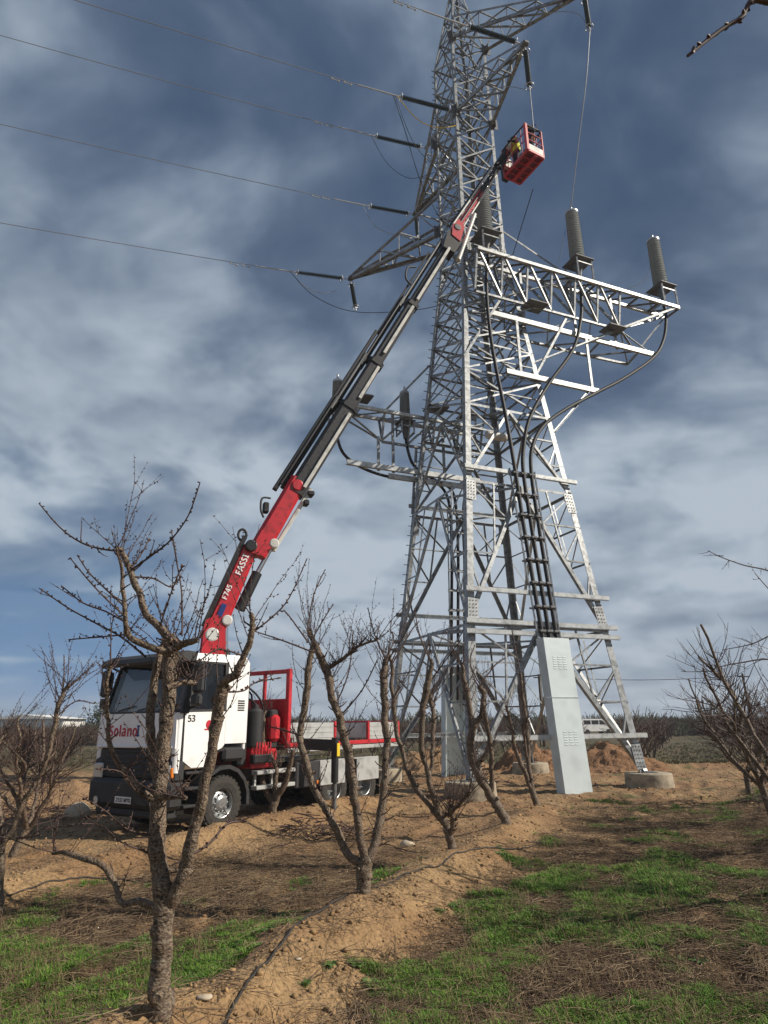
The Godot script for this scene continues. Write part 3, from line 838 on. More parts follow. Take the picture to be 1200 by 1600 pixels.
	cable("thin earth wire curving to the outermost termination", [Vector3(9.3, 24.0, 1.9), Vector3(8.7, 22.9, 1.9), Vector3(7.4, 22.0, 1.9), Vector3(6.4, 21.5, 1.8)], .012, M.cable, "", "earth_wire", "wire", 4)
	var F = "terminations of the front rack"
	termination(-.42, 21.52, 1.9, 2.75, .34, "ribbed grey cable termination nearest the pylon, behind the crane jib", F)
	termination(4.62, 21.52, 1.9, 3.05, .34, "ribbed grey cable termination in the middle of the front rack", F)
	termination(9.76, 21.52, 1.9, 3.05, .34, "ribbed grey cable termination at the outer end of the front rack", F)
	var R = "terminations of the rear rack"
	termination(-5.85, 14.4, -2.35, 1.55, .24, "small ribbed grey termination at the outer end of the rear rack, behind the boom", R)
	termination(-2.62, 14.4, -2.35, 1.6, .24, "small ribbed grey termination left of the pylon on the rear rack", R)
	termination(.6, 15.3, -2.35, 1.6, .24, "small ribbed grey termination seen through the pylon lattice, rear rack", R)

# ---------- crane truck ----------
func text_mesh(s: String, size: float, depth := .004, bold := true, font := "Droid Sans") -> TextMesh:
	var t = TextMesh.new()
	var f = SystemFont.new()
	f.font_names = PackedStringArray([font])
	if bold: f.font_weight = 700
	t.font = f
	t.text = s
	t.font_size = 64
	t.pixel_size = size / 48.0
	t.depth = depth
	return t
func lettering(parent, called, s, size, m, xf: Transform3D, bold := true):
	var o := MeshInstance3D.new()
	o.name = called
	o.mesh = text_mesh(s, size, .006, bold)
	o.material_override = m
	o.transform = xf
	parent.add_child(o, true)
	return o
func wheel(parent, pos: Vector3, side: float, dual := false):
	var w = Node3D.new(); w.name = "wheel"; parent.add_child(w, true)
	w.transform = Transform3D(Basis(Vector3.BACK, -PI / 2 * side), pos)     # axle along local y, y outwards
	var ty = MB.new()
	ty.lathe([Vector2(.29, -.15), Vector2(.40, -.165), Vector2(.5, -.15), Vector2(.525, -.12), Vector2(.532, 0), Vector2(.525, .12), Vector2(.5, .15), Vector2(.41, .168), Vector2(.30, .15), Vector2(.29, .12)], 36)
	for k in 30:       # tread blocks
		var a = TAU * k / 30
		for e in [-.08, .08]:
			ty.box(Vector3(cos(a) * .533, e, sin(a) * .533), Vector3(.03, .1, .075), Basis(Vector3.UP, -a + e))
	part(w, "tyre", ty, M.tyre)
	if dual:
		var t2 = MB.new()
		t2.lathe([Vector2(.29, -.49), Vector2(.5, -.49), Vector2(.53, -.46), Vector2(.53, -.24), Vector2(.5, -.2), Vector2(.29, -.2)], 30)
		part(w, "tyre", t2, M.tyre)
	var rm = MB.new()
	var dish = -.10 if dual else .06
	rm.lathe([Vector2(.29, -.13), Vector2(.305, .14), Vector2(.285, .13), Vector2(.27, dish - .04), Vector2(.2, dish), Vector2(.16, dish + .01), Vector2(.15, dish + .05), Vector2(.1, dish + .07), Vector2(0, dish + .07)], 30)
	part(w, "rim", rm, M.rim)
	var ho = MB.new()
	for k in 10:
		var a = TAU * k / 10
		ho.lathe([Vector2(.026, 0), Vector2(.026, .012), Vector2(0, .012)], 8, Transform3D(Basis(), Vector3(cos(a) * .235, dish - .02, sin(a) * .235)))
	part(w, "rim_holes", ho, M.black)
	var nu = MB.new()
	for k in 10:
		var a = TAU * (k + .5) / 10
		nu.lathe([Vector2(.017, 0), Vector2(.017, .04), Vector2(0, .045)], 6, Transform3D(Basis(), Vector3(cos(a) * .175, dish + .005, sin(a) * .175)))
	part(w, "wheel_nuts", nu, M.fitting)
func build_truck():
	var xf = Transform3D(Basis(Vector3.UP, deg_to_rad(146.0)), Vector3(-5.35, 0.0, -14.44))
	var t = thing("crane_truck", "white-cabbed flatbed truck with red headboard, parked behind the bare trees", "truck", xf)
	var W = 1.34
	# chassis
	for s in [-.45, .45]:
		var b = MB.new(); b.cbox(Vector3(s, .98, 4.75), Vector3(.1, .28, 7.0), .01)
		part(t, "chassis_rail", b, M.black)
	for z in [2.2, 3.5, 4.7, 6.0, 7.4, 8.1]:
		var b = MB.new(); b.box(Vector3(0, .95, z), Vector3(.8, .14, .12))
		part(t, "crossmember", b, M.black)
	for s in [-1.0, 1.0]:
		wheel(t, Vector3(s * (W - .19), .53, 1.38), s)
		wheel(t, Vector3(s * (W - .19), .53, 5.2), s, true)
		wheel(t, Vector3(s * (W - .19), .53, 6.55), s, true)
	for z in [1.38, 5.2, 6.55]:
		var b = MB.new(); b.tube([Vector3(-1.1, .53, z), Vector3(1.1, .53, z)], [.09, .09], 10)
		b.lump(Vector3(0, .53, z), Vector3(.24, .22, .24), 3, .05)
		part(t, "axle", b, M.black)
	# cab shell
	var cab = Node3D.new(); cab.name = "cab"; t.add_child(cab)
	var b = MB.new()
	b.extrude(PackedVector2Array([Vector2(-W, 1.66), Vector2(W, 1.66), Vector2(W - .01, 2.0), Vector2(W - .03, 2.36), Vector2(-W + .03, 2.36), Vector2(-W + .01, 2.0)]), -.02, .1)
	b.cbox(Vector3(0, 1.69, -.03), Vector3(2 * W - .1, .05, .06), .015)
	part(cab, "front_panel", b, M.white)
	for s in [-1.0, 1.0]:       # curved corner deflectors
		b = MB.new()
		b.tube([Vector3(s * (W - .07), 1.2, .07), Vector3(s * (W - .07), 1.7, .07), Vector3(s * (W - .075), 2.36, .075)], [.085, .09, .085], 14)
		part(cab, "corner_deflector", b, M.white)
	b = MB.new(); b.cbox(Vector3(0, 1.6, 1.0), Vector3(2 * W - .12, .1, 1.86), .02)
	part(cab, "floor", b, M.black)
	b = MB.new(); b.cbox(Vector3(0, 2.55, 1.9), Vector3(2 * W - .06, 1.95, .08), .02)
	part(cab, "rear_wall", b, M.white)
	b = MB.new()
	b.hexa([Vector3(-W + .02, 3.45, 1.95), Vector3(W - .02, 3.45, 1.95), Vector3(W - .02, 3.42, .28), Vector3(-W + .02, 3.42, .28), Vector3(-W + .14, 3.64, 1.92), Vector3(W - .14, 3.64, 1.92), Vector3(W - .16, 3.60, .4), Vector3(-W + .16, 3.60, .4)])
	part(cab, "roof", b, M.white)
	b = MB.new()
	b.extrude(PackedVector2Array([Vector2(-.14, 3.36), Vector2(.36, 3.42), Vector2(.40, 3.60), Vector2(.12, 3.62), Vector2(-.1, 3.52), Vector2(-.17, 3.42)]), -W + .02, W - .02, Transform3D(Basis(Vector3(0, 0, 1), Vector3(0, 1, 0), Vector3(-1, 0, 0)), Vector3.ZERO))
	part(cab, "sun_visor", b, M.plastic)
	for s in [-1.0, 1.0]:
		b = MB.new()
		b.hexa([Vector3(s * W - .05, 2.34, .22), Vector3(s * W + .0 - (.02 if s > 0 else -.02), 2.34, .22), Vector3(s * (W - .01) - (.02 if s > 0 else -.02), 2.34, .03), Vector3(s * W - .05, 2.34, .03), Vector3(s * (W - .05) - .05, 3.44, .5), Vector3(s * (W - .05), 3.44, .5), Vector3(s * (W - .05), 3.44, .32), Vector3(s * (W - .05) - .05, 3.44, .32)])
		part(cab, "front_pillar", b, M.plastic if s < 0 else M.plastic)
	# windscreen
	b = MB.new()
	b.hexa([Vector3(-W + .07, 2.36, .085), Vector3(W - .07, 2.36, .085), Vector3(W - .07, 2.36, .075), Vector3(-W + .07, 2.36, .075), Vector3(-W + .12, 3.42, .36), Vector3(W - .12, 3.42, .36), Vector3(W - .12, 3.42, .35), Vector3(-W + .12, 3.42, .35)])
	part(cab, "windscreen", b, M.glass)
	b = MB.new(); b.cbox(Vector3(0, 2.37, .06), Vector3(2 * W - .14, .07, .08), .01)
	for s in [-.6, .1, .8]: b.bar(Vector3(s, 2.42, .06), Vector3(s - .55, 2.52, .09), .02, .03)
	part(cab, "wipers", b, M.black)
	# interior
	b = MB.new(); b.cbox(Vector3(0, 2.2, .42), Vector3(2 * W - .2, .34, .55), .08)
	part(cab, "dashboard", b, M.seat)
	for s in [-.75, .75]:
		b = MB.new(); b.cbox(Vector3(s, 2.1, 1.25), Vector3(.55, .2, .55), .06); b.cbox(Vector3(s, 2.6, 1.5), Vector3(.52, .85, .2), .06); b.cbox(Vector3(s, 3.13, 1.52), Vector3(.28, .2, .12), .04)
		part(cab, "seat", b, M.seat)
	b = MB.new()
	var pts = []
	for i in 17: pts.append(Vector3(-.75 + cos(TAU * i / 16) * .23, 2.52 + sin(TAU * i / 16) * .19, .78 + sin(TAU * i / 16) * -.12))
	b.tube(pts, rep(.018, 17), 6, false)
	part(cab, "steering_wheel", b, M.black)
	# doors on both sides
	for s in [-1.0, 1.0]:
		var dr = Node3D.new(); dr.name = "door"; cab.add_child(dr, true)
		var rot = Transform3D(Basis(Vector3(0, 0, 1), Vector3(0, 1, 0), Vector3(-1, 0, 0)), Vector3.ZERO)
		var lower = PackedVector2Array([Vector2(.2, 1.42), Vector2(.42, 1.28), Vector2(.78, 1.28), Vector2(.86, 1.42), Vector2(1.0, 1.56), Vector2(1.22, 1.64), Vector2(1.28, 1.7), Vector2(1.28, 2.42), Vector2(.17, 2.36)])
		b = MB.new(); b.extrude(lower, -s * W, -s * (W - .05), rot)
		part(dr, "panel", b, M.white)
		b = MB.new()
		b.bar(Vector3(s * (W - .02), 2.38, .22), Vector3(s * (W - .06), 3.44, .5), .05, .07)
		b.bar(Vector3(s * (W - .02), 2.4, 1.25), Vector3(s * (W - .06), 3.44, 1.25), .05, .08)
		b.bar(Vector3(s * (W - .06), 3.42, .48), Vector3(s * (W - .06), 3.42, 1.28), .05, .06)
		b.bar(Vector3(s * (W - .02), 2.39, .2), Vector3(s * (W - .02), 2.42, 1.28), .05, .05)
		part(dr, "window_frame", b, M.plastic)
		b = MB.new(); b.quad(Vector3(s * (W - .03), 2.42, .28), Vector3(s * (W - .03), 2.42, 1.22), Vector3(s * (W - .07), 3.4, 1.22), Vector3(s * (W - .07), 3.4, .52))
		part(dr, "window", b, M.glass)
		b = MB.new()
		b.box(Vector3(s * (W - .022), 2.06, 1.285), Vector3(.03, .72, .012)); b.box(Vector3(s * (W - .022), 1.9, .165), Vector3(.03, .95, .012))
		part(dr, "seal", b, M.black)
		b = MB.new(); b.cbox(Vector3(s * (W + .012), 2.2, 1.1), Vector3(.03, .05, .22), .01)
		part(dr, "handle", b, M.black)
		b = MB.new()
		b.extrude(PackedVector2Array([Vector2(1.29, 1.72), Vector2(1.93, 1.72), Vector2(1.93, 3.46), Vector2(1.29, 3.46)]), -s * (W - .008), -s * (W - .05), rot)
		part(cab, "rear_quarter", b, M.white)
		b = MB.new()
		for k in 5: b.box(Vector3(s * (W - .004), 2.42 + k * .05, 1.72), Vector3(.014, .025, .2))
		part(cab, "vent", b, M.black)
		# wheel arch and steps
		b = MB.new()
		for k in 9:
			var a0 = PI * (k - .6) / 8.0
			var a1 = PI * (k + .4) / 8.0
			var c = Vector3(s * (W - .2), .55, 1.38)
			b.hexa([c + Vector3(-.2, sin(a0) * .66, -cos(a0) * .66), c + Vector3(.2, sin(a0) * .66, -cos(a0) * .66), c + Vector3(.2, sin(a1) * .66, -cos(a1) * .66), c + Vector3(-.2, sin(a1) * .66, -cos(a1) * .66), c + Vector3(-.2, sin(a0) * .74, -cos(a0) * .74), c + Vector3(.2, sin(a0) * .74, -cos(a0) * .74), c + Vector3(.2, sin(a1) * .74, -cos(a1) * .74), c + Vector3(-.2, sin(a1) * .74, -cos(a1) * .74)])
		b.cbox(Vector3(s * (W - .12), 1.5, 1.62), Vector3(.2, .3, .62), .06)
		part(cab, "wheel_arch", b, M.plastic)
		b = MB.new()
		for y in [.55, .88, 1.18]: b.cbox(Vector3(s * (W - .14), y, .52), Vector3(.28, .06, .42), .015)
		b.cbox(Vector3(s * (W - .2), .88, .3), Vector3(.2, .8, .06), .015)
		part(cab, "steps", b, M.plastic)
		# mirror on its arm
		var mr = Node3D.new(); mr.name = "mirror"; cab.add_child(mr, true)
		b = MB.new(); b.cbox(Vector3(s * (W + .27), 3.05, .22), Vector3(.28, .62, .18), .06); b.cbox(Vector3(s * (W + .25), 2.6, .22), Vector3(.25, .24, .17), .05)
		part(mr, "housing", b, M.plastic)
		b = MB.new(); b.tube([Vector3(s * (W - .04), 3.3, .36), Vector3(s * (W + .2), 3.42, .26), Vector3(s * (W + .25), 3.3, .22)], rep(.03, 3), 6); b.tube([Vector3(s * (W - .02), 2.45, .25), Vector3(s * (W + .2), 2.46, .24)], rep(.03, 2), 6)
		part(mr, "arm", b, M.plastic)
		b = MB.new(); b.box(Vector3(s * (W + .27), 3.05, .315), Vector3(.22, .52, .006))
		part(mr, "glass", b, M.chrome)
	# nose: grille, bumper, lamps
	b = MB.new(); b.cbox(Vector3(0, 1.36, .12), Vector3(2 * W - .3, .62, .28), .05)
	part(cab, "grille_surround", b, M.plastic)
	for k in 5:
		b = MB.new(); b.cbox(Vector3(0, 1.16 + k * .11, -.03), Vector3(1.75, .05, .05), .012)
		part(cab, "grille_bar", b, M.black)
	b = MB.new()
	b.cbox(Vector3(0, .78, .1), Vector3(2 * W, .56, .44), .09)
	b.cbox(Vector3(0, .42, .16), Vector3(2 * W - .3, .2, .3), .05)
	for s in [-1.0, 1.0]: b.cbox(Vector3(s * (W - .2), 1.24, .14), Vector3(.4, .5, .36), .08)
	part(cab, "bumper", b, M.plastic)
	for s in [-1.0, 1.0]:
		var hl = Node3D.new(); hl.name = "headlight"; cab.add_child(hl, true)
		b = MB.new(); b.cbox(Vector3(s * (W - .22), 1.2, -.045), Vector3(.34, .3, .05), .02)
		part(hl, "lens", b, M.lamp)
		b = MB.new(); b.cbox(Vector3(s * (W - .07), 1.2, .0), Vector3(.1, .2, .1), .02)
		part(hl, "turn_signal", b, M.orange)
		b = MB.new(); b.lathe([Vector2(0, 0), Vector2(.07, 0), Vector2(.08, .03), Vector2(0, .03)], 14, Transform3D(Basis(Vector3.RIGHT, -PI / 2), Vector3(s * .95, .62, -.12)))
		part(hl, "fog_lamp", b, M.lamp)
	var nose = Basis(Vector3.UP, PI)
	b = MB.new(); b.cbox(Vector3(.02, .66, -.135), Vector3(.54, .13, .014), .004)
	part(cab, "number_plate", b, M.plate)
	lettering(cab, "plate_lettering", "2133 MYD", .08, M.ink_black, Transform3D(nose, Vector3(.0, .66, -.144)))
	lettering(cab, "name_lettering", "Solano", .235, M.ink_red, Transform3D(nose, Vector3(.42, 2.0, -.024)))
	lettering(cab, "name_lettering", "I", .235, M.ink_blue, Transform3D(nose, Vector3(-.1, 2.0, -.024)))
	var left = Basis(Vector3.UP, -PI / 2)
	lettering(cab, "fleet_number", "53", .14, M.ink_black, Transform3D(left, Vector3(-W - .004, 2.24, .34)))
	b = MB.new(); b.lathe([Vector2(0, 0), Vector2(.09, 0), Vector2(.09, .006), Vector2(0, .006)], 16, Transform3D(Basis(Vector3.BACK, PI / 2), Vector3(-W - .001, 2.12, .82)))
	b.box(Vector3(-W - .003, 2.02, .82), Vector3(.006, .03, .24))
	part(cab, "door_logo", b, M.ink_red)
	b = MB.new()       # roof beacons and air intake stack behind the cab
	b.cbox(Vector3(-.95, 2.35, 2.1), Vector3(.3, 2.3, .26), .06)
	part(cab, "air_intake", b, M.plastic)
	# equipment between cab and bed
	b = MB.new(); b.lathe([Vector2(0, 0), Vector2(.19, 0), Vector2(.2, .05), Vector2(.2, .8), Vector2(.15, .86), Vector2(.08, .87), Vector2(.08, .96), Vector2(0, .96)], 18, Transform3D(Basis(), Vector3(-1.0, 1.6, 2.5)))
	part(t, "oil_tank", b, M.plastic)
	b = MB.new()
	b.cbox(Vector3(0, 1.35, 2.75), Vector3(2.3, .42, .85), .04); b.cbox(Vector3(-.9, 1.5, 2.6), Vector3(.5, .3, .5), .04)
	part(t, "crane_subframe", b, M.red)
	for k in 7:      # hydraulic hoses looping behind the cab
		b = MB.new()
		var hx = -.85 + k * .2
		var hp = curve([Vector3(hx, 1.6, 2.9), Vector3(hx - .15, 2.3 + (k % 3) * .25, 2.75 + (k % 2) * .2), Vector3(hx + .2, 2.7 + (k % 2) * .3, 2.55), Vector3(hx * .4, 2.2, 2.4)], 5)
		b.tube(hp, rep(.028, hp.size()), 6)
		part(t, "hydraulic_hose", b, M.cable)
	b = MB.new(); b.cbox(Vector3(-.75, 2.0, 3.1), Vector3(.7, .9, .3), .04)
	part(t, "equipment_cabinet", b, M.plastic)
	for k in 6:
		b = MB.new(); b.bar(Vector3(-W + .03, 1.42 + k * .0, 2.3 + k * .09), Vector3(-W + .03, 1.72, 2.3 + k * .09), .025, .025)
		part(t, "valve_lever", b, M.red)
	b = MB.new(); b.cbox(Vector3(-W + .08, 1.36, 2.5), Vector3(.16, .2, .6), .03)
	part(t, "valve_block", b, M.black)
	# headboard
	var hb = Node3D.new(); hb.name = "headboard"; t.add_child(hb)
	for s in [-1.0, 1.0]:
		b = MB.new(); b.cbox(Vector3(s * (W - .06), 2.5, 3.35), Vector3(.12, 1.86, .12), .012)
		part(hb, "post", b, M.red)
	b = MB.new(); b.cbox(Vector3(0, 3.37, 3.35), Vector3(2 * W - .26, .1, .1), .012)
	part(hb, "top_rail", b, M.red)
	for s in [-.45, .45]:
		b = MB.new(); b.box(Vector3(s, 3.02, 3.35), Vector3(.07, .62, .07))
		part(hb, "upright", b, M.red)
	b = MB.new(); b.cbox(Vector3(0, 2.18, 3.35), Vector3(2 * W - .26, 1.06, .06), .01)
	part(hb, "panel", b, M.red)
	b = MB.new(); b.cbox(Vector3(-W + .34, 2.02, 3.08), Vector3(.42, .62, .3), .08)
	part(hb, "locker", b, M.red)
	# bed
	b = MB.new(); b.cbox(Vector3(0, 1.56, 5.8), Vector3(2 * W - .1, .1, 4.9), .01)
	part(t, "bed_floor", b, M.wood)
	for s in [-1.0, 1.0]:
		b = MB.new(); b.cbox(Vector3(s * (W - .03), 1.62, 5.8), Vector3(.07, .1, 4.95), .01)
		part(t, "bed_rim", b, M.red)
		b = MB.new(); b.cbox(Vector3(s * (W - .03), 1.5, 5.8), Vector3(.06, .1, 4.95), .01)
		part(t, "bed_skirt", b, M.alu)
		for q in [[3.48, 5.1], [5.2, 6.62], [6.74, 8.18]]:
			b = MB.new()
			var zc = (q[0] + q[1]) * .5
			if s < 0 and q[0] > 5.0 and q[0] < 6.0: continue
			b.cbox(Vector3(s * (W - .03), 1.91, zc), Vector3(.035, .46, q[1] - q[0]), .008)
			for k in 3: b.box(Vector3(s * (W - .008), 1.78 + k * .13, zc), Vector3(.012, .02, q[1] - q[0] - .04))
			part(t, "sideboard", b, M.alu)
		for z in [5.15, 6.68, 8.24]:
			b = MB.new(); b.cbox(Vector3(s * (W - .03), 1.86, z), Vector3(.08, .62, .09), .01)
			part(t, "stake_post", b, M.red)
	b = MB.new(); b.cbox(Vector3(0, 1.91, 8.22), Vector3(2 * W - .2, .46, .035), .008)
	part(t, "tailboard", b, M.alu)
	b = MB.new(); b.cbox(Vector3(0, 2.16, 8.22), Vector3(2 * W - .2, .05, .06), .01)
	part(t, "tail_rail", b, M.red)
	for z in [5.2, 6.55]:
		for s in [-1.0, 1.0]:
			b = MB.new(); b.cbox(Vector3(s * (W - .02), .92, z + (-.12 if z < 6 else .1)), Vector3(.03, .6, 1.05), .012)
			b.cbox(Vector3(s * (W - .2), 1.2, z), Vector3(.4, .03, 1.1), .01)
			part(t, "mudguard", b, M.alu)
	for s in [-1.0, 1.0]:
		b = MB.new(); b.cbox(Vector3(s * (W - .3), .5, 7.25), Vector3(.5, .62, .02), .005)
		part(t, "mud_flap", b, M.black)
	b = MB.new(); b.cbox(Vector3(-W + .28, .92, 4.12), Vector3(.5, .6, .9), .03)
	part(t, "tool_box", b, M.plastic)
	b = MB.new(); b.cbox(Vector3(-W + .01, .72, 4.48), Vector3(.02, .08, .1), .005)
	part(t, "side_marker", b, M.orange)
	b = MB.new()
	for y in [.74, 1.06]: b.cbox(Vector3(-W + .12, y, 3.0), Vector3(.2, .09, 1.3), .015)
	for z in [2.45, 3.0, 3.55]: b.box(Vector3(-W + .2, .9, z), Vector3(.05, .36, .05))
	part(t, "side_guard", b, M.alu)
	b = MB.new(); b.lathe([Vector2(0, -.55), Vector2(.28, -.55), Vector2(.3, -.5), Vector2(.3, .5), Vector2(.28, .55), Vector2(0, .55)], 20, Transform3D(Basis(Vector3.RIGHT, PI / 2), Vector3(W - .4, .95, 3.4)))
	part(t, "fuel_tank", b, M.alu)
	# outrigger towards the camera side
	var og = Node3D.new(); og.name = "outrigger"; t.add_child(og)
	b = MB.new(); b.bar(Vector3(-.6, 1.66, 3.75), Vector3(-2.05, 1.6, 4.25), .2, .26)
	part(og, "beam", b, M.black)
	b = MB.new(); b.tube([Vector3(-2.05, 1.78, 4.25), Vector3(-2.05, .75, 4.25)], [.09, .09], 12)
	part(og, "jack_sleeve", b, M.black)
	b = MB.new(); b.tube([Vector3(-2.05, .8, 4.25), Vector3(-2.05, .12, 4.25)], [.055, .055], 12); b.cbox(Vector3(-2.05, .08, 4.25), Vector3(.34, .06, .34), .02)
	part(og, "jack_leg", b, M.dull_steel)
	b = MB.new(); b.box(Vector3(-2.15, 1.5, 4.25), Vector3(.02, .3, .1))
	part(og, "reflector", b, M.yellow)
	return t

# ---------- loader crane with basket ----------
func boom_piece(parent, called, a: Vector2, b: Vector2, ha, hb, wz, m, zo := 0.0):   # six-sided hollow-section boom in the crane's plane
	var d = (b - a).normalized()
	var nn = Vector2(-d.y, d.x)
	var ring = func_ring(ha, wz)
	var mb = MB.new()
	var r0 = []
	var r1 = []
	var k = hb / ha
	for q in ring:
		var p0 = a + nn * q.y
		var p1 = b + nn * q.y * k
		r0.append(Vector3(p0.x, p0.y, q.x + zo)); r1.append(Vector3(p1.x, p1.y, q.x * lerp(1.0, k, .6) + zo))
	var n = r0.size()
	for i in n:
		var j = (i + 1) % n
		mb.quad(r0[i], r0[j], r1[j], r1[i])
	for i in range(1, n - 1):
		mb.tri(r0[0], r0[i + 1], r0[i]); mb.tri(r1[0], r1[i], r1[i + 1])
	return part(parent, called, mb, m)
func func_ring(h, w) -> Array:
	var c = min(h, w) * .22
	return [Vector2(-w / 2 + c, -h / 2), Vector2(w / 2 - c, -h / 2), Vector2(w / 2, -h / 2 + c), Vector2(w / 2, h / 2 - c), Vector2(w / 2 - c, h / 2), Vector2(-w / 2 + c, h / 2), Vector2(-w / 2, h / 2 - c), Vector2(-w / 2, -h / 2 + c)]
func pin(parent, p: Vector2, r, w, m):
	var b = MB.new(); b.lathe([Vector2(0, -w / 2), Vector2(r * .8, -w / 2), Vector2(r, -w / 2 + .02), Vector2(r, w / 2 - .02), Vector2(r * .8, w / 2), Vector2(0, w / 2)], 16, Transform3D(Basis(Vector3.RIGHT, PI / 2), Vector3(p.x, p.y, 0)))
	return part(parent, "pivot_pin", b, m)
func rod(parent, called, a: Vector3, b: Vector3, r, m):
	var mb = MB.new(); mb.tube([a, b], [r, r], 10)
	return part(parent, called, mb, m)
func build_crane():
	var dirv = Vector2(.9324, .3616)
	var xf = Transform3D(Basis(Vector3.UP, atan2(.3616, .9324)), Vector3(-3.74, 0, -16.6))
	var t = thing("loader_crane", "red and black loader crane reaching from the truck up to the pylon", "crane", xf)
	var b = MB.new()
	b.cbox(Vector3(-.62, 1.85, 0), Vector3(.8, .9, .9), .06)
	part(t, "base", b, M.red)
	b = MB.new(); b.lathe([Vector2(0, 2.2), Vector2(.42, 2.2), Vector2(.42, 2.5), Vector2(.3, 2.6), Vector2(.27, 4.0), Vector2(.3, 4.1), Vector2(0, 4.1)], 18, Transform3D(Basis(), Vector3(-.62, 0, 0)))
	part(t, "column", b, M.red)
	for z in [-.26, .26]:
		b = MB.new()
		b.extrude(PackedVector2Array([Vector2(-.95, 3.7), Vector2(-.35, 3.7), Vector2(-.42, 4.4), Vector2(-.62, 4.75), Vector2(-.92, 4.6)]), z - .03, z + .03)
		part(t, "column_cheek", b, M.red)
	var j0 = Vector2(-.72, 4.25)
	var j1 = Vector2(.12, 6.62)
	boom_piece(t, "inner_boom", j0 - Vector2(.03, .1), j1, .54, .44, .4, M.red)
	b = MB.new()
	b.extrude(PackedVector2Array([Vector2(-.86, 4.5), Vector2(.01, 6.85), Vector2(-.09, 6.92), Vector2(-.97, 4.52)]), -.2, .2)
	part(t, "hose_cover", b, M.black)
	pin(t, j0, .17, .62, M.boom_white)
	pin(t, Vector2(-.38, 4.62), .13, .66, M.boom_white)
	# lift cylinder below the inner boom
	rod(t, "lift_cylinder", Vector3(-.25, 2.9, 0), Vector3(-.33, 3.9, 0), .11, M.black)
	rod(t, "lift_rod", Vector3(-.33, 3.9, 0), Vector3(-.38, 4.62, 0), .06, M.chrome)
	rod(t, "fold_cylinder", Vector3(-.05, 4.95, 0), Vector3(.36, 5.95, 0), .14, M.black)
	rod(t, "fold_rod", Vector3(.36, 5.95, 0), Vector3(.72, 6.72, 0), .065, M.chrome)
	pin(t, Vector2(.74, 6.75), .13, .5, M.boom_white)
	# outer boom: red box that carries the extensions
	var a = Vector2(.30, 6.45)
	var e = Vector2(1.40, 8.72)
	boom_piece(t, "outer_boom", a, e, .54, .5, .42, M.red)
	b = MB.new()
	b.extrude(PackedVector2Array([Vector2(.08, 6.45), Vector2(.35, 6.4), Vector2(.72, 6.65), Vector2(.72, 6.95), Vector2(.4, 7.1)]), -.23, .23)
	part(t, "elbow_plate", b, M.red)
	pin(t, Vector2(1.33, 8.5), .17, .5, M.red)
	pin(t, j1, .16, .6, M.black)
	var d = (Vector2(6.62, 18.45) - a).normalized()
	var nn = Vector2(-d.y, d.x)
	var start = a + d * 2.1
	var L = (Vector2(6.62, 18.45) - start).length()
	# telescopic sections
	var cut = [0.0, .30, .47, .72, 1.0]
	var sz = [.52, .45, .39, .33]
	for k in 4:
		var p0 = start + d * L * (cut[k] - (.04 if k > 0 else 0.0))
		var p1 = start + d * L * cut[k + 1]
		boom_piece(t, "extension", p0, p1, sz[k], sz[k] * .99, sz[k] * .86, M.boom)
		boom_piece(t, "collar", p1 - d * .16, p1, sz[k] + .07, sz[k] + .07, sz[k] * .86 + .07, M.black)
		# extension cylinder alongside
		var off = nn * (sz[k] * .5 + .11)
		rod(t, "extension_cylinder", Vector3((p0 + off).x, (p0 + off).y, -.1), Vector3((p1 + off).x, (p1 + off).y, -.1), .065 - k * .008, M.black)
		rod(t, "extension_cylinder", Vector3((p0 + off * 1.25).x, (p0 + off * 1.25).y, .1), Vector3((p1 + off * 1.25).x, (p1 + off * 1.25).y, .1), .045, M.dull_steel if k % 2 else M.black)
	var topoff = nn * .52
	var q0 = start + topoff - d * .2
	var q1 = start + topoff + d * L * .56
	boom_piece(t, "hose_tray", q0, q1, .14, .12, .2, M.black)
	boom_piece(t, "hose_tray", q1 + nn * -.06, start + topoff * .9 + d * L * .93, .08, .07, .14, M.black)
	# pale support bars on the lower edge
	for q in [[.02, .27], [.33, .45], [.50, .70], [.73, .98]]:
		var p0 = start + d * L * q[0] - nn * (.14 if q[0] < .5 else .05)
		var p1 = start + d * L * q[1] - nn * (.14 if q[0] < .5 else .05)
		var s = .27 if q[0] < .3 else .22
		boom_piece(t, "guide_bar", p0, p1, .1, .1, .05, M.boom_white, s)
	boom_piece(t, "guide_bar", a + d * .35 - nn * .34, a + d * 2.5 - nn * .33, .12, .12, .14, M.boom_white)
	b = MB.new(); b.cbox(Vector3(1.75, 8.35, 0), Vector3(.2, .14, .3), .03)
	part(t, "work_lamp", b, M.black)
	b = MB.new(); b.cbox(Vector3(1.62, 8.05, .05), Vector3(.16, .16, .24), .03)
	part(t, "work_lamp", b, M.black)
	# hose loops
	var loop = []
	for i in 13: loop.append(Vector3(-.1 + cos(TAU * i / 12) * .11, 6.95 + sin(TAU * i / 12) * .16, .05))
	b = MB.new(); b.tube(loop, rep(.035, 13), 8, false)
	part(t, "hose_loop", b, M.cable)
	loop = curve([Vector3(.62, 8.1, 0), Vector3(.38, 8.05, .05), Vector3(.35, 7.7, .1), Vector3(.45, 7.5, .05)], 5)
	b = MB.new(); b.tube(loop, rep(.03, loop.size()), 6); b.cbox(Vector3(.5, 7.8, 0), Vector3(.16, .3, .2), .03)
	part(t, "valve_hoses", b, M.cable)
	loop = curve([Vector3(5.1, 16.3, .1), Vector3(4.85, 16.5, .15), Vector3(4.95, 17.0, .1), Vector3(5.3, 17.2, .0)], 5)
	b = MB.new(); b.tube(loop, rep(.035, loop.size()), 6)
	part(t, "hose_loop", b, M.cable)
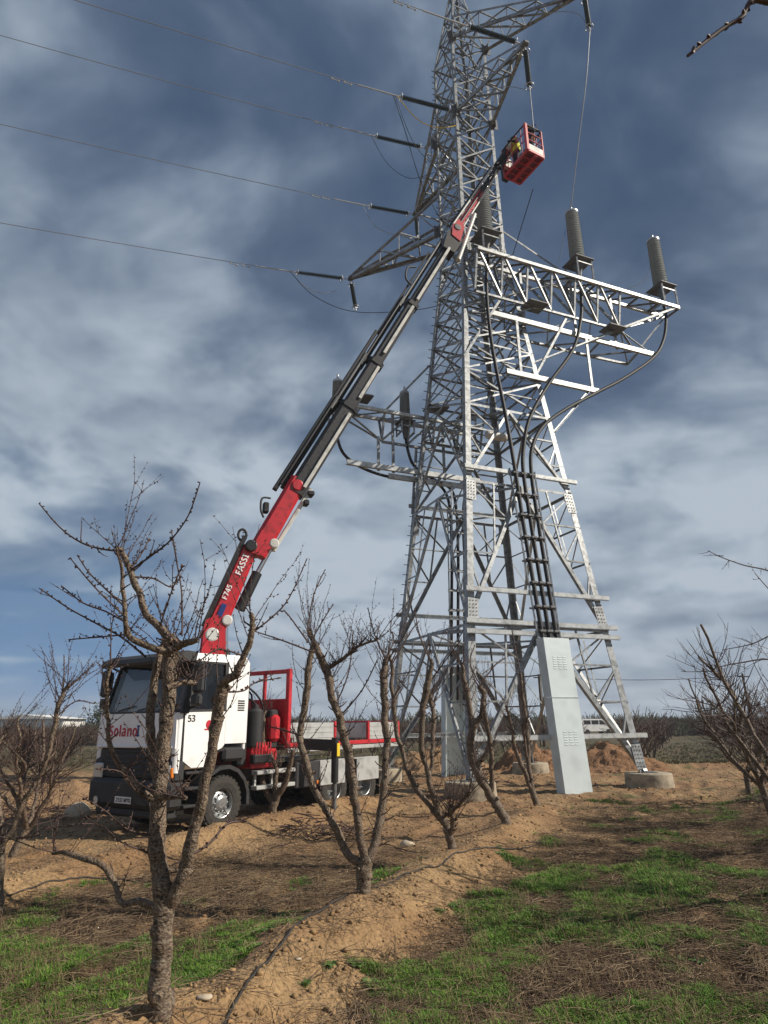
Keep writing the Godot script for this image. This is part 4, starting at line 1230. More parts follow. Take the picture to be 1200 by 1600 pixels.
	# jib
	var ja = Vector2(6.62, 18.45)
	b = MB.new(); b.extrude(PackedVector2Array([Vector2(6.3, 18.2), Vector2(6.75, 18.05), Vector2(7.1, 18.7), Vector2(6.85, 19.3), Vector2(6.5, 18.9)]), -.24, .24)
	part(t, "jib_head", b, M.black)
	b = MB.new(); b.extrude(PackedVector2Array([Vector2(6.66, 18.8), Vector2(6.98, 18.6), Vector2(7.2, 19.3), Vector2(6.98, 19.6), Vector2(6.7, 19.2)]), -.27, .27)
	part(t, "jib_knuckle", b, M.red)
	var jd = (Vector2(9.62, 24.15) - Vector2(6.9, 19.2)).normalized()
	var jn = Vector2(-jd.y, jd.x)
	var js = Vector2(6.9, 19.2)
	boom_piece(t, "jib_boom", js, js + jd * 2.6, .22, .19, .2, M.red)
	boom_piece(t, "jib_extension", js + jd * 2.6, js + jd * 4.4, .2, .18, .17, M.boom)
	boom_piece(t, "jib_end", js + jd * 4.3, js + jd * 5.75, .34, .3, .32, M.black)
	for q in [[.19, .06, M.boom_white], [.26, -.06, M.black], [-.17, .05, M.boom_white], [.0, .14, M.black]]:
		var p0 = js + jd * .2 + jn * q[0]
		var p1 = js + jd * 4.2 + jn * q[0] * .8
		rod(t, "jib_rod", Vector3(p0.x, p0.y, q[1]), Vector3(p1.x, p1.y, q[1]), .035, q[2])
	rod(t, "jib_cylinder", Vector3(6.95, 17.9, .1), Vector3(7.75, 20.2, .1), .08, M.boom_white)
	pin(t, js, .14, .6, M.dull_steel)
	var jt = js + jd * 5.6
	pin(t, jt, .22, .5, M.boom_white)
	# writing on the red booms
	var ang = atan2(j1.y - j0.y, j1.x - j0.x)
	var face_b = Basis(Vector3.BACK, ang)
	lettering(t, "maker_lettering", "FASSI", .17, M.ink_white, Transform3D(face_b, Vector3(-.08, 6.1, .203)))
	lettering(t, "model_lettering", "F745", .14, M.ink_white, Transform3D(face_b, Vector3(-.42, 5.35, .208)))
	b = MB.new(); b.cbox(Vector3(-.52, 4.88, .22), Vector3(.34, .13, .012), .004, face_b)
	part(t, "sticker", b, M.ink_blue)
	b = MB.new(); b.cbox(Vector3(-.74, 4.42, .232), Vector3(.34, .12, .012), .004, Basis(Vector3.BACK, ang - PI / 2 - .2))
	part(t, "sticker", b, M.ink_white)
	lettering(t, "sticker_lettering", "FASSI", .06, M.ink_red, Transform3D(Basis(Vector3.BACK, ang - PI / 2 - .2), Vector3(-.74, 4.42, .24)))
	build_basket(t, xf)
	return t
var basket_frame: Transform3D
func build_basket(crane, xf):
	# basket frame: long side towards the camera
	var lx = Vector3(.88, 0, -.475).normalized()
	var lz = Vector3(.475, 0, .88).normalized()
	basket_frame = Transform3D(Basis(lx, Vector3.UP, lz), Vector3(5.63, 22.72, -19.6))
	var bk = Node3D.new(); bk.name = "work_basket"; crane.add_child(bk)
	bk.transform = xf.affine_inverse() * basket_frame
	bk.set_meta("label", "red work basket at the tip of the jib")
	var w = .40
	var l = .70
	var h = 1.32
	var b = MB.new()
	b.box(Vector3(0, .02, 0), Vector3(2 * w - .09, .02, 2 * l - .09))
	part(bk, "floor_plate", b, M.dark_red)
	b = MB.new(); b.cbox(Vector3(0, -.05, 0), Vector3(.14, .1, 2 * l), .015)
	part(bk, "floor_beam", b, M.red)
	for k in 4:
		b = MB.new(); b.box(Vector3(0, -.02, -l + .28 + k * .28), Vector3(2 * w - .1, .04, .04))
		part(bk, "floor_rib", b, M.red)
	b = MB.new()
	for s in [-1.0, 1.0]:
		b.cbox(Vector3(s * w, .02, 0), Vector3(.08, .12, 2 * l), .01)
		b.cbox(Vector3(0, .02, s * l), Vector3(2 * w, .12, .08), .01)
	part(bk, "floor_frame", b, M.red)
	for s in [-1.0, 1.0]:
		for q in [-1.0, 1.0]:
			b = MB.new(); b.cbox(Vector3(s * w, h * .5, q * l), Vector3(.12 if s < 0 and q > 0 else .06, h, .12 if s < 0 and q > 0 else .06), .01)
			part(bk, "corner_post", b, M.red)
	for y in [h * .45, h * .72]:
		b = MB.new()
		for s in [-1.0, 1.0]:
			b.tube([Vector3(s * w, y, -l), Vector3(s * w, y, l)], [.02, .02], 6)
			b.tube([Vector3(-w, y, s * l), Vector3(w, y, s * l)], [.02, .02], 6)
		part(bk, "mid_rail", b, M.red)
	b = MB.new()
	for s in [-1.0, 1.0]:
		b.tube([Vector3(s * w, h, -l), Vector3(s * w, h + .03, 0), Vector3(s * w, h, l)], [.03, .03, .03], 8)
		b.tube([Vector3(-w, h, s * l), Vector3(w, h, s * l)], [.03, .03], 8)
	part(bk, "top_rail", b, M.black)
	for s in [-1.0, 1.0]:
		for k in 4:
			b = MB.new(); b.tube([Vector3(s * w, .05, -l + .28 + k * .28), Vector3(s * w, h, -l + .28 + k * .28)], [.013, .013], 5)
			part(bk, "baluster", b, M.red)
	b = MB.new(); b.cbox(Vector3(0, .2, l + .02), Vector3(2 * w - .06, .32, .015), .004)
	part(bk, "kick_panel", b, M.boom_white)
	b = MB.new(); b.cbox(Vector3(-.1, .85, -l - .1), Vector3(.4, .5, .2), .04)
	part(bk, "control_box", b, M.boom_white)
	b = MB.new(); b.cbox(Vector3(-.05, .7, -l - .3), Vector3(.3, .9, .3), .05); b.tube([Vector3(-.05, 1.1, -l - .3), Vector3(-.05, 1.5, -l - .5)], [.12, .12], 12)
	part(bk, "mount", b, M.black)
	b = MB.new(); b.tube([Vector3(.2, h, l), Vector3(.2, h + .3, l), Vector3(.2, h + .35, l - .1)], [.015, .015, .015], 6)
	part(bk, "lamp_bracket", b, M.black)

# ---------- people ----------
func sd_capsule(p: Vector3, a: Vector3, b: Vector3, ra: float, rb: float) -> float:
	var ab = b - a
	var t = clamp((p - a).dot(ab) / max(ab.length_squared(), 1e-6), 0.0, 1.0)
	return (p - a - ab * t).length() - lerp(ra, rb, t)
func blob(bones: Array, cell: float, k: float) -> MB:        # smooth union of tapered bones, meshed as surface nets
	var lo = Vector3(9, 9, 9)
	var hi = -lo
	for q in bones:
		for e in [0, 1]:
			var r = Vector3.ONE * (q[2 + e] + cell * 2.0)
			lo = lo.min(q[e] - r); hi = hi.max(q[e] + r)
	var n = Vector3i(((hi - lo) / cell).ceil()) + Vector3i.ONE
	var val := PackedFloat32Array(); val.resize(n.x * n.y * n.z); val.fill(1.0)
	for q in bones:
		var r = max(q[2], q[3]) + cell * 2.0 + k
		var a = Vector3i(((q[0].min(q[1]) - Vector3.ONE * r - lo) / cell).floor()).clamp(Vector3i.ZERO, n - Vector3i.ONE)
		var b = Vector3i(((q[0].max(q[1]) + Vector3.ONE * r - lo) / cell).ceil()).clamp(Vector3i.ZERO, n - Vector3i.ONE)
		for z in range(a.z, b.z + 1):
			for y in range(a.y, b.y + 1):
				for x in range(a.x, b.x + 1):
					var i = x + n.x * (y + n.y * z)
					var d = sd_capsule(lo + Vector3(x, y, z) * cell, q[0], q[1], q[2], q[3])
					var o = val[i]
					var h = max(k - abs(o - d), 0.0) / k
					val[i] = min(o, d) - h * h * k * .25
	var mb = MB.new()
	var idx := PackedInt32Array(); idx.resize(val.size()); idx.fill(-1)
	var off = [0, 1, n.x, n.x + 1, n.x * n.y, n.x * n.y + 1, n.x * n.y + n.x, n.x * n.y + n.x + 1]
	for z in n.z - 1:
		for y in n.y - 1:
			for x in n.x - 1:
				var i = x + n.x * (y + n.y * z)
				var m = 0
				for c in 8:
					if val[i + off[c]] < 0: m |= 1 << c
				if m == 0 or m == 255: continue
				var s = Vector3.ZERO
				var cnt = 0
				for c in 8:
					for ax in 3:
						if c & (1 << ax): continue
						var c2 = c | (1 << ax)
						var va = val[i + off[c]]
						var vb = val[i + off[c2]]
						if (va < 0) == (vb < 0): continue
						var f = va / (va - vb)
						var p = Vector3(c & 1, (c >> 1) & 1, (c >> 2) & 1)
						p[ax] += f
						s += p; cnt += 1
				idx[i] = mb.v.size()
				mb.v.append(lo + (Vector3(x, y, z) + s / cnt) * cell)
				var gr = Vector3(val[i + 1] - val[i], val[i + n.x] - val[i], val[i + n.x * n.y] - val[i]) + Vector3(val[i + off[7]] - val[i + off[6]], val[i + off[7]] - val[i + off[5]], val[i + off[7]] - val[i + off[3]])
				mb.n.append(gr.normalized())
	var st = [1, n.x, n.x * n.y]
	for z in range(1, n.z - 1):
		for y in range(1, n.y - 1):
			for x in range(1, n.x - 1):
				var i = x + n.x * (y + n.y * z)
				for ax in 3:
					var va = val[i]
					var vb = val[i + st[ax]]
					if (va < 0) == (vb < 0): continue
					var u = st[(ax + 1) % 3]
					var w = st[(ax + 2) % 3]
					var q = [idx[i], idx[i - u], idx[i - u - w], idx[i - w]]
					if q.min() < 0: continue
					if va < 0: mb.ix.append_array(PackedInt32Array([q[0], q[2], q[1], q[0], q[3], q[2]]))
					else: mb.ix.append_array(PackedInt32Array([q[0], q[1], q[2], q[0], q[2], q[3]]))
	return mb
func V(x, y, z): return Vector3(x, y, z)
func person(label, xf: Transform3D, hand_l: Vector3, hand_r: Vector3, look: float, vest: bool, white_hat: bool):
	var t = thing("person", label, "person", xf, "workers in the basket")
	var bones = [[V(0, .95, 0), V(0, 1.12, 0), .155, .15], [V(0, 1.12, 0), V(0, 1.36, .01), .15, .165], [V(-.14, 1.40, 0), V(.14, 1.40, 0), .085, .085], [V(0, 1.42, 0), V(0, 1.54, .01), .06, .055]]
	for s in [-1.0, 1.0]:
		var hip = V(s * .1, .92, 0)
		var knee = V(s * .12, .5, .04)
		var ank = V(s * .13, .1, 0)
		bones.append([hip, knee, .095, .062]); bones.append([knee, ank, .062, .045]); bones.append([ank + V(0, -.05, -.02), ank + V(s * .02, -.06, .16), .048, .04])
		var sh = V(s * .19, 1.40, 0)
		var hd = hand_l if s < 0 else hand_r
		var el = (sh + hd) * .5 + V(s * .1, -.14, -.04)
		bones.append([sh, el, .062, .048]); bones.append([el, hd, .048, .032])
	var body = blob(bones, .026, .06)
	for s in [-1.0, 1.0]:       # fingers close round the rail
		var hd = hand_l if s < 0 else hand_r
		body.lump(hd, V(.045, .03, .05), 2, .05)
		for f in 4:
			var o = V((f - 1.5) * .022, 0, .03)
			body.tube([hd + o, hd + o + V(0, -.01, .04), hd + o + V(0, -.045, .045)], [.011, .01, .008], 6)
		body.tube([hd + V(-s * .04, 0, 0), hd + V(-s * .055, -.02, .03), hd + V(-s * .04, -.045, .03)], [.012, .011, .009], 6)
	part(t, "body", body, M.cloth_dark)
	var hb = Basis(Vector3.UP, look)
	var hc = V(0, 1.64, .02)
	var head = blob([[hc + hb * V(0, .03, -.015), hc + hb * V(0, .02, .015), .088, .088], [hc + hb * V(0, -.05, .02), hc + hb * V(0, -.07, .04), .062, .05], [hc + hb * V(0, .0, .1), hc + hb * V(0, -.03, .115), .012, .018], [hc + hb * V(-.09, 0, 0), hc + hb * V(-.095, -.03, 0), .016, .014], [hc + hb * V(.09, 0, 0), hc + hb * V(.095, -.03, 0), .016, .014]], .014, .02)
	part(t, "head", head, M.skin)
	var fm = MB.new()
	for s in [-1.0, 1.0]: fm.lump(hc + hb * V(s * .034, .005, .093), V(.014, .009, .008), 1, .0)
	fm.lump(hc + hb * V(0, -.068, .087), V(.025, .006, .006), 1, .0)
	part(t, "face_features", fm, M.seat)
	var hm = MB.new()
	hm.lathe([Vector2(.135, .0), Vector2(.118, .012), Vector2(.112, .06), Vector2(.085, .105), Vector2(.04, .128), Vector2(0, .132)], 18, Transform3D(hb, hc + V(0, .035, 0)))
	hm.box(hc + hb * V(0, .042, .13), V(.14, .012, .08), hb)
	part(t, "helmet", hm, M.helmet_white if white_hat else M.helmet)
	if vest:
		var vs = blob([[V(0, 1.02, 0), V(0, 1.14, 0), .168, .165], [V(0, 1.14, 0), V(0, 1.36, .01), .165, .178], [V(-.12, 1.42, 0), V(.12, 1.42, 0), .09, .09]], .026, .06)
		part(t, "vest", vs, M.vest)
	var hn = MB.new()
	for s in [-1.0, 1.0]: hn.tube([V(s * .09, 1.48, .05), V(s * .1, 1.3, .185), V(s * .04, 1.05, .18)], [.018, .018, .018], 5)
	hn.tube([V(-.17, 1.03, .05), V(0, 1.02, .185), V(.17, 1.03, .05)], [.025, .025, .025], 6)
	part(t, "harness", hn, M.orange)
func build_people():
	var f = basket_frame
	person("worker in dark clothes and yellow vest at the jib end of the basket", f * Transform3D(Basis(Vector3.UP, -1.9), V(-.05, .03, -.28)), V(-.2, 1.30, .32), V(.2, 1.30, .34), .2, true, false)
	person("worker in dark clothes at the outer end of the basket", f * Transform3D(Basis(Vector3.UP, 1.0), V(.1, .03, .36)), V(-.18, 1.30, .30), V(.2, 1.45, .36), -.3, false, false)

# ---------- trees ----------
# limbs of the near trees in metres from the foot of each: kind, then x, y, z, radius for each joint
var NEAR := {
	"T1": [
		["trunk",-0.00249,-0.0718,0,0.115,-0.0106,0.0534,0,0.0988,-0.0274,0.311,0,0.0875,-0.032,0.539,0,0.0889,-0.0382,0.695,0,0.0944,-0.0588,0.815,0,0.0861],
		["limb",-0.053,0.755,0,0.0813,-0.125,1.02,-0.0143,0.0784,-0.159,1.31,-0.0286,0.0755,-0.171,1.62,-0.0429,0.0724,-0.168,1.94,-0.0571,0.0692,-0.17,2.23,-0.0714,0.0706,-0.178,2.43,-0.0857,0.0768,-0.181,2.53,-0.1,0.0568],
		["limb",-0.0332,0.597,0,0.0625,0.0432,0.741,0.0292,0.0583,0.112,0.925,0.0583,0.0587,0.16,1.15,0.0875,0.0547,0.21,1.39,0.117,0.0506,0.252,1.67,0.146,0.0466,0.287,1.93,0.175,0.0519,0.313,2.07,0.204,0.0615,0.342,2.16,0.233,0.0426,0.43,2.22,0.263,0.0378,0.49,2.35,0.292,0.0332,0.531,2.5,0.321,0.0285,0.524,2.64,0.35,0.0239],
		["limb",-0.142,1.34,0,0.0423,-0.23,1.58,-0.06,0.0435,-0.299,1.85,-0.12,0.0448,-0.324,2.19,-0.18,0.0411,-0.324,2.4,-0.24,0.0368,-0.312,2.51,-0.3,0.0321],
		["limb",-0.083,0.649,0,0.0359,-0.248,0.678,-0.05,0.0318,-0.369,0.656,-0.1,0.0275,-0.458,0.768,-0.15,0.028,-0.587,0.885,-0.2,0.0285,-0.757,0.921,-0.25,0.024,-0.93,0.953,-0.3,0.0194,-1.03,0.937,-0.35,0.0147],
		["limb",-0.171,1.34,0,0.0329,-0.267,1.4,0.05,0.0327,-0.355,1.52,0.1,0.028,-0.471,1.68,0.15,0.0233,-0.51,1.9,0.2,0.0187,-0.527,2.12,0.25,0.0188,-0.488,2.28,0.3,0.0141],
		["limb",-0.149,2.47,0,0.0455,-0.288,2.61,-0.0417,0.0411,-0.417,2.72,-0.0833,0.0365,-0.492,2.89,-0.125,0.0318,-0.577,3.03,-0.167,0.0323,-0.684,3.21,-0.208,0.0329,-0.757,3.32,-0.25,0.0278],
		["limb",-0.183,2.4,0,0.0402,-0.306,2.44,0.05,0.035,-0.444,2.51,0.1,0.0298,-0.471,2.61,0.15,0.0248,-0.499,2.85,0.2,0.0199,-0.538,3.09,0.25,0.015,-0.554,3.18,0.3,0.00998],
		["limb",-0.155,2.42,0,0.0403,-0.0171,2.46,0.1,0.0347,0.109,2.47,0.2,0.0243],
		["limb",-0.157,2.13,0,0.0346,-0.0774,2.18,-0.1,0.0253,-0.0102,2.18,-0.2,0.0258],
		["limb",-0.14,1.36,0,0.0329,0.00752,1.37,0.1,0.0231,0.107,1.37,0.2,0.0181],
		["shoot",-0.638,3.23,0,0.0169,-0.838,3.27,-0.075,0.014,-1.06,3.35,-0.15,0.0126,-1.3,3.51,-0.225,0.0112,-1.56,3.76,-0.3,0.00919],
		["shoot",-0.54,3.07,0,0.0157,-0.347,3.18,0.075,0.0135,-0.187,3.28,0.15,0.0114,-0.0408,3.46,0.225,0.00979,0.0531,3.71,0.3,0.00773],
		["shoot",-0.35,2.37,0,0.0151,-0.601,2.54,-0.1,0.0134,-0.868,2.67,-0.2,0.0122,-1.17,2.82,-0.3,0.0109,-1.49,3.01,-0.4,0.0084],
		["shoot",-0.532,2.64,0,0.0133,-0.756,2.75,-0.1,0.0115,-0.996,2.84,-0.2,0.0107,-1.25,3.01,-0.3,0.00826],
		["shoot",-0.548,2.69,0,0.0133,-0.681,2.82,0.1,0.0111,-0.792,2.95,0.2,0.01,-0.907,3.1,0.3,0.00745],
		["shoot",-0.551,2.76,0,0.0123,-0.765,2.93,-0.0667,0.0116,-0.946,3.08,-0.133,0.0102,-1.1,3.25,-0.2,0.00823],
		["shoot",-0.487,2.55,0,0.0122,-0.778,2.55,-0.15,0.0104,-1.12,2.55,-0.3,0.00858],
		["shoot",-0.0786,2.53,0,0.0132,-0.136,2.9,-0.0667,0.0115,-0.225,3.18,-0.133,0.00973,-0.316,3.47,-0.2,0.00834],
		["shoot",-0.263,2.6,0,0.0122,-0.186,2.82,0.0667,0.0107,-0.106,3.01,0.133,0.00917,-0.0531,3.05,0.2,0.00706],
		["shoot",-0.507,3.01,0,0.0125,-0.378,3.01,-0.0667,0.0106,-0.247,2.95,-0.133,0.00853,-0.221,3.03,-0.2,0.00705],
		["shoot",-0.546,3.07,0,0.0115,-0.53,3.25,-0.15,0.00979,-0.535,3.42,-0.3,0.00789],
		["shoot",0.464,2.54,0,0.0132,0.614,2.68,-0.0667,0.0114,0.738,2.85,-0.133,0.00954,0.869,3.2,-0.2,0.00766],
		["shoot",0.413,2.37,0,0.0121,0.234,2.41,0.1,0.00988,0.0743,2.3,0.2,0.0077,-0.122,2.44,0.3,0.00666],
		["shoot",0.26,2.1,0,0.0148,0.407,2.11,-0.1,0.0111,0.485,2.18,-0.2,0.00927,0.674,2.22,-0.3,0.00736],
		["shoot",-0.196,1.45,0,0.0123,-0.261,1.41,0.133,0.00919,-0.34,1.55,0.267,0.00812,-0.467,1.58,0.4,0.00659],
		["shoot",-0.142,1.1,0,0.012,-0.289,1.17,0.167,0.00987,-0.395,1.31,0.333,0.00787,-0.486,1.41,0.5,0.00594],
		["shoot",-0.121,0.978,0,0.0119,-0.325,1.09,0.167,0.00981,-0.45,1.23,0.333,0.00783,-0.754,1.22,0.5,0.00586],
		["shoot",0.127,0.976,0,0.0183,0.226,1.04,-0.133,0.0166,0.306,1.14,-0.267,0.0147,0.425,1.14,-0.4,0.012]],
	"T2": [
		["trunk",0.012,-0.0757,0,0.13,0.0193,0.0641,0,0.116,0.0341,0.257,0,0.117,0.0196,0.388,0,0.11],
		["limb",0.00483,0.323,0,0.0734,-0.151,0.398,-0.03,0.0665,-0.282,0.615,-0.06,0.0599,-0.424,0.886,-0.09,0.0608,-0.585,1.13,-0.12,0.0539,-0.722,1.49,-0.15,0.0549,-0.766,1.79,-0.18,0.0558,-0.725,2.17,-0.21,0.0649,-0.682,2.57,-0.24,0.0579,-0.658,2.82,-0.27,0.0502,-0.709,3.03,-0.3,0.0423],
		["limb",0.0122,0.355,0,0.0735,-0.0165,0.658,0.025,0.0668,-0.0683,1,0.05,0.0675,-0.152,1.42,0.075,0.0761,-0.254,1.86,0.1,0.0695,-0.366,2.23,0.125,0.0625,-0.414,2.46,0.15,0.0708,-0.51,2.65,0.175,0.0632,-0.59,2.82,0.2,0.0476],
		["limb",0.0489,0.355,0,0.0808,0.167,0.577,-0.0571,0.0747,0.237,0.911,-0.114,0.0687,0.28,1.33,-0.171,0.0625,0.3,1.7,-0.229,0.0639,0.272,2.09,-0.286,0.0653,0.259,2.41,-0.343,0.0748,0.303,2.65,-0.4,0.0507],
		["limb",-0.428,2.51,0,0.0401,-0.238,2.61,0.1,0.0318,-0.0352,2.76,0.2,0.0237,0.204,2.82,0.3,0.0157],
		["shoot",-0.698,2.99,0,0.018,-0.644,3.47,-0.15,0.0152,-0.512,3.85,-0.3,0.0122],
		["shoot",-0.637,2.87,0,0.0179,-0.47,3.21,-0.15,0.0151,-0.392,3.37,-0.3,0.0111],
		["shoot",-0.677,2.83,0,0.0179,-0.928,3.17,0.15,0.0146,-0.986,3.19,0.3,0.0103],
		["shoot",-0.609,2.71,0,0.0194,-0.996,2.85,0.15,0.016,-1.33,2.95,0.3,0.0118],
		["shoot",-0.318,2.08,0,0.0174,-0.172,2.48,-0.15,0.0155,-0.124,3.02,-0.3,0.0119],
		["shoot",-0.277,1.93,0,0.0172,0.00262,2.23,0.15,0.0148,0.202,2.59,0.3,0.0109],
		["shoot",0.295,2.62,0,0.0161,0.163,2.91,0.2,0.0135,0.0902,3.2,0.4,0.0102],
		["shoot",0.303,2.58,0,0.0161,0.406,2.88,-0.2,0.0142,0.368,3.03,-0.4,0.0111],
		["shoot",-0.741,1.72,0,0.0171,-1,1.79,-0.15,0.0151,-1.19,1.83,-0.3,0.0113]],
	"T3": [
		["trunk",0.00859,-0.0351,0,0.107,0.00499,0.104,0,0.0876,-0.037,0.263,0,0.0881,-0.0903,0.397,0,0.0786],
		["limb",-0.0627,0.352,0,0.0589,-0.239,0.546,-0.0429,0.0595,-0.506,0.892,-0.0857,0.0604,-0.678,1.27,-0.129,0.0511,-0.792,1.75,-0.171,0.0521,-0.846,2.26,-0.214,0.0531,-0.86,2.72,-0.257,0.0432,-0.899,3.05,-0.3,0.0328],
		["limb",-0.0914,0.37,0,0.0786,-0.22,0.671,0.0286,0.0692,-0.309,1.04,0.0571,0.0599,-0.397,1.46,0.0857,0.0605,-0.385,1.94,0.114,0.0612,-0.313,2.34,0.143,0.0824,-0.255,2.58,0.171,0.0621,-0.228,2.83,0.2,0.0416],
		["limb",-0.284,1.08,0,0.0502,-0.22,1.55,-0.1,0.0514,-0.196,2.04,-0.2,0.0527,-0.224,2.3,-0.3,0.0643],
		["limb",-0.00169,0.175,0,0.0488,0.0139,0.416,0.15,0.0485,-0.0102,0.637,0.3,0.0385],
		["limb",-0.128,0.442,0,0.0394,0.157,0.686,0.2,0.0292,0.289,0.882,0.4,0.0288],
		["shoot",-0.862,2.76,0,0.0211,-0.548,3.3,-0.15,0.0185,-0.371,3.53,-0.3,0.0144],
		["shoot",-0.216,2.8,0,0.0212,-0.385,3.29,-0.15,0.0185,-0.443,3.76,-0.3,0.0145],
		["shoot",-0.28,2.44,0,0.0209,-0.0508,2.73,0.15,0.0177,0.264,3.12,0.3,0.0135]],
	"T4": [
		["trunk",0.00933,-0.0433,0,0.144,-0.0161,0.11,0,0.121,-0.124,0.31,0,0.121,-0.257,0.501,0,0.122],
		["limb",-0.236,0.444,0,0.11,-0.417,0.764,0.0286,0.11,-0.572,1.13,0.0571,0.0987,-0.594,1.48,0.0857,0.0994,-0.494,1.78,0.114,0.0999,-0.363,1.95,0.143,0.0751,-0.308,2.31,0.171,0.0756,-0.365,2.49,0.2,0.0884],
		["limb",-0.5,0.956,0,0.074,-0.538,1.48,-0.06,0.0754,-0.562,2.08,-0.12,0.0768,-0.597,2.52,-0.18,0.078,-0.639,2.84,-0.24,0.0526,-0.689,3.04,-0.3,0.0398],
		["limb",-0.233,0.5,0,0.0732,-0.212,1.02,0.075,0.0614,-0.231,1.48,0.15,0.0618,-0.283,1.83,0.225,0.0496,-0.347,2.19,0.3,0.0622],
		["limb",-0.32,0.67,0,0.0612,-0.427,1,-0.15,0.0625,-0.28,1.23,-0.3,0.0508],
		["shoot",-0.276,2.44,0,0.0256,-0.486,2.96,-0.15,0.0223,-0.352,3.36,-0.3,0.0174],
		["shoot",-0.334,2.54,0,0.0257,0.0378,2.95,-0.15,0.0223,0.271,3.09,-0.3,0.0173]],
	"T5": [
		["trunk",0.00923,-0.0543,0,0.119,-0.0193,0.138,0,0.105,-0.0885,0.387,0,0.105],
		["limb",-0.0908,0.359,0,0.0753,-0.251,0.814,0.075,0.0756,-0.414,1.24,0.15,0.0608,-0.508,1.82,0.225,0.0459,-0.612,2.26,0.3,0.0461],
		["limb",-0.0584,0.387,0,0.0753,-0.0905,0.946,-0.06,0.0765,-0.0618,1.52,-0.12,0.0777,-0.0642,2.12,-0.18,0.0631,-0.0791,2.58,-0.24,0.0639,-0.0948,3.05,-0.3,0.0486],
		["limb",-0.152,1.09,0,0.0459,-0.198,1.67,0.15,0.046,-0.144,1.96,0.3,0.0458],
		["shoot",-0.12,2.87,0,0.0285,-0.19,3.67,-0.15,0.0244,-0.206,4.18,-0.3,0.0198]],
	"T6": [
		["trunk",-0.00591,-0.147,0,0.146,-0.000718,0.0671,0,0.132,0.0613,0.337,0,0.133],
		["limb",0.0347,0.269,0,0.103,-0.235,0.677,-0.075,0.0898,-0.303,1.16,-0.15,0.076,-0.321,1.89,-0.225,0.0775,-0.324,2.33,-0.3,0.0785],
		["limb",0.0613,0.337,0,0.104,0.285,0.685,0.1,0.0888,0.391,1.03,0.2,0.0741,0.479,1.45,0.3,0.0594],
		["limb",0.0288,0.405,0,0.0741,0.0572,0.883,-0.0667,0.0751,-0.0261,1.16,-0.133,0.0607,-0.172,1.45,-0.2,0.0613]],
	"T7": [
		["trunk",0.194,0.0164,0,0.0679,0.154,0.285,0,0.061,0.111,0.616,0,0.0619,0.112,0.699,0,0.0621],
		["limb",0.118,0.664,0,0.0465,0.223,0.914,0.0286,0.0468,0.341,1.24,0.0571,0.0394,0.479,1.46,0.0857,0.0396,0.566,1.76,0.114,0.0399,0.603,2.14,0.143,0.0404,0.658,2.41,0.171,0.0325,0.736,2.53,0.2,0.0244],
		["limb",0.102,0.664,0,0.0465,-0.0266,0.976,-0.075,0.0475,-0.204,1.42,-0.15,0.0406,-0.285,1.72,-0.225,0.0332,-0.261,1.96,-0.3,0.0338],
		["limb",0.101,0.63,0,0.0387,-0.101,0.997,0.1,0.0388,-0.307,1.58,0.2,0.0392,-0.385,2.11,0.3,0.0317],
		["shoot",0.623,2.48,0,0.0166,0.744,2.67,-0.1,0.0136,0.85,2.83,-0.2,0.0103],
		["shoot",0.564,2.38,0,0.0166,0.507,2.67,-0.1,0.0136,0.418,2.95,-0.2,0.0104],
		["shoot",0.533,2.14,0,0.0164,0.705,2.34,-0.1,0.0134,0.918,2.31,-0.2,0.0101],
		["shoot",0.258,0.754,0,0.0233,0.503,0.786,0.15,0.0183,0.701,0.839,0.3,0.0135]],
}
func shoot(mb: MB, r: RandomNumberGenerator, p: Vector3, dirv: Vector3, l: float, rad: float, bend: Vector3, buds: bool, sides := 4):
	var n = 6 if l > .4 else 4
	var pts = []
	var rr = []
	var q = p
	var d = dirv.normalized()
	for i in n + 1:
		pts.append(q); rr.append(lerp(rad, rad * .4, float(i) / n))
		d = (d + bend / n + Vector3(r.randfn(), r.randfn(), r.randfn()) * .08).normalized()
		q += d * l / n
	mb.tube(pts, rr, sides, false)
	if buds:
		var m = int(l / .065)
		for i in m:
			var t = (i + r.randf()) / m * n
			var k = min(int(t), n - 1)
			var c = (pts[k] as Vector3).lerp(pts[k + 1], t - k)
			var o = Vector3(r.randfn(), r.randfn() + .5, r.randfn()).normalized()
			var e = lerp(rad, rad * .4, t / n)
			mb.tube([c, c + o * (e + .009), c + o * (e + .016)], [.0042, .005, .002], 4, true)
	return pts
func sprout(mb: MB, r, p, base_dir: Vector3, l, rad, buds):
	var pts = shoot(mb, r, p, base_dir, l, rad, Vector3(0, r.randf_range(.1, .8), 0), buds, 4 if buds else 3)
	if l > .35:
		for k in r.randi_range(1, 4):
			var i = r.randi_range(1, pts.size() - 2)
			var d = ((pts[i + 1] - pts[i]).normalized() + Vector3(r.randfn(), r.randfn() * .6 + .3, r.randfn()) * .8)
			shoot(mb, r, pts[i], d, l * r.randf_range(.2, .45), rad * .55, Vector3(0, .3, 0), buds, 3)
var n_bark := FastNoiseLite.new()
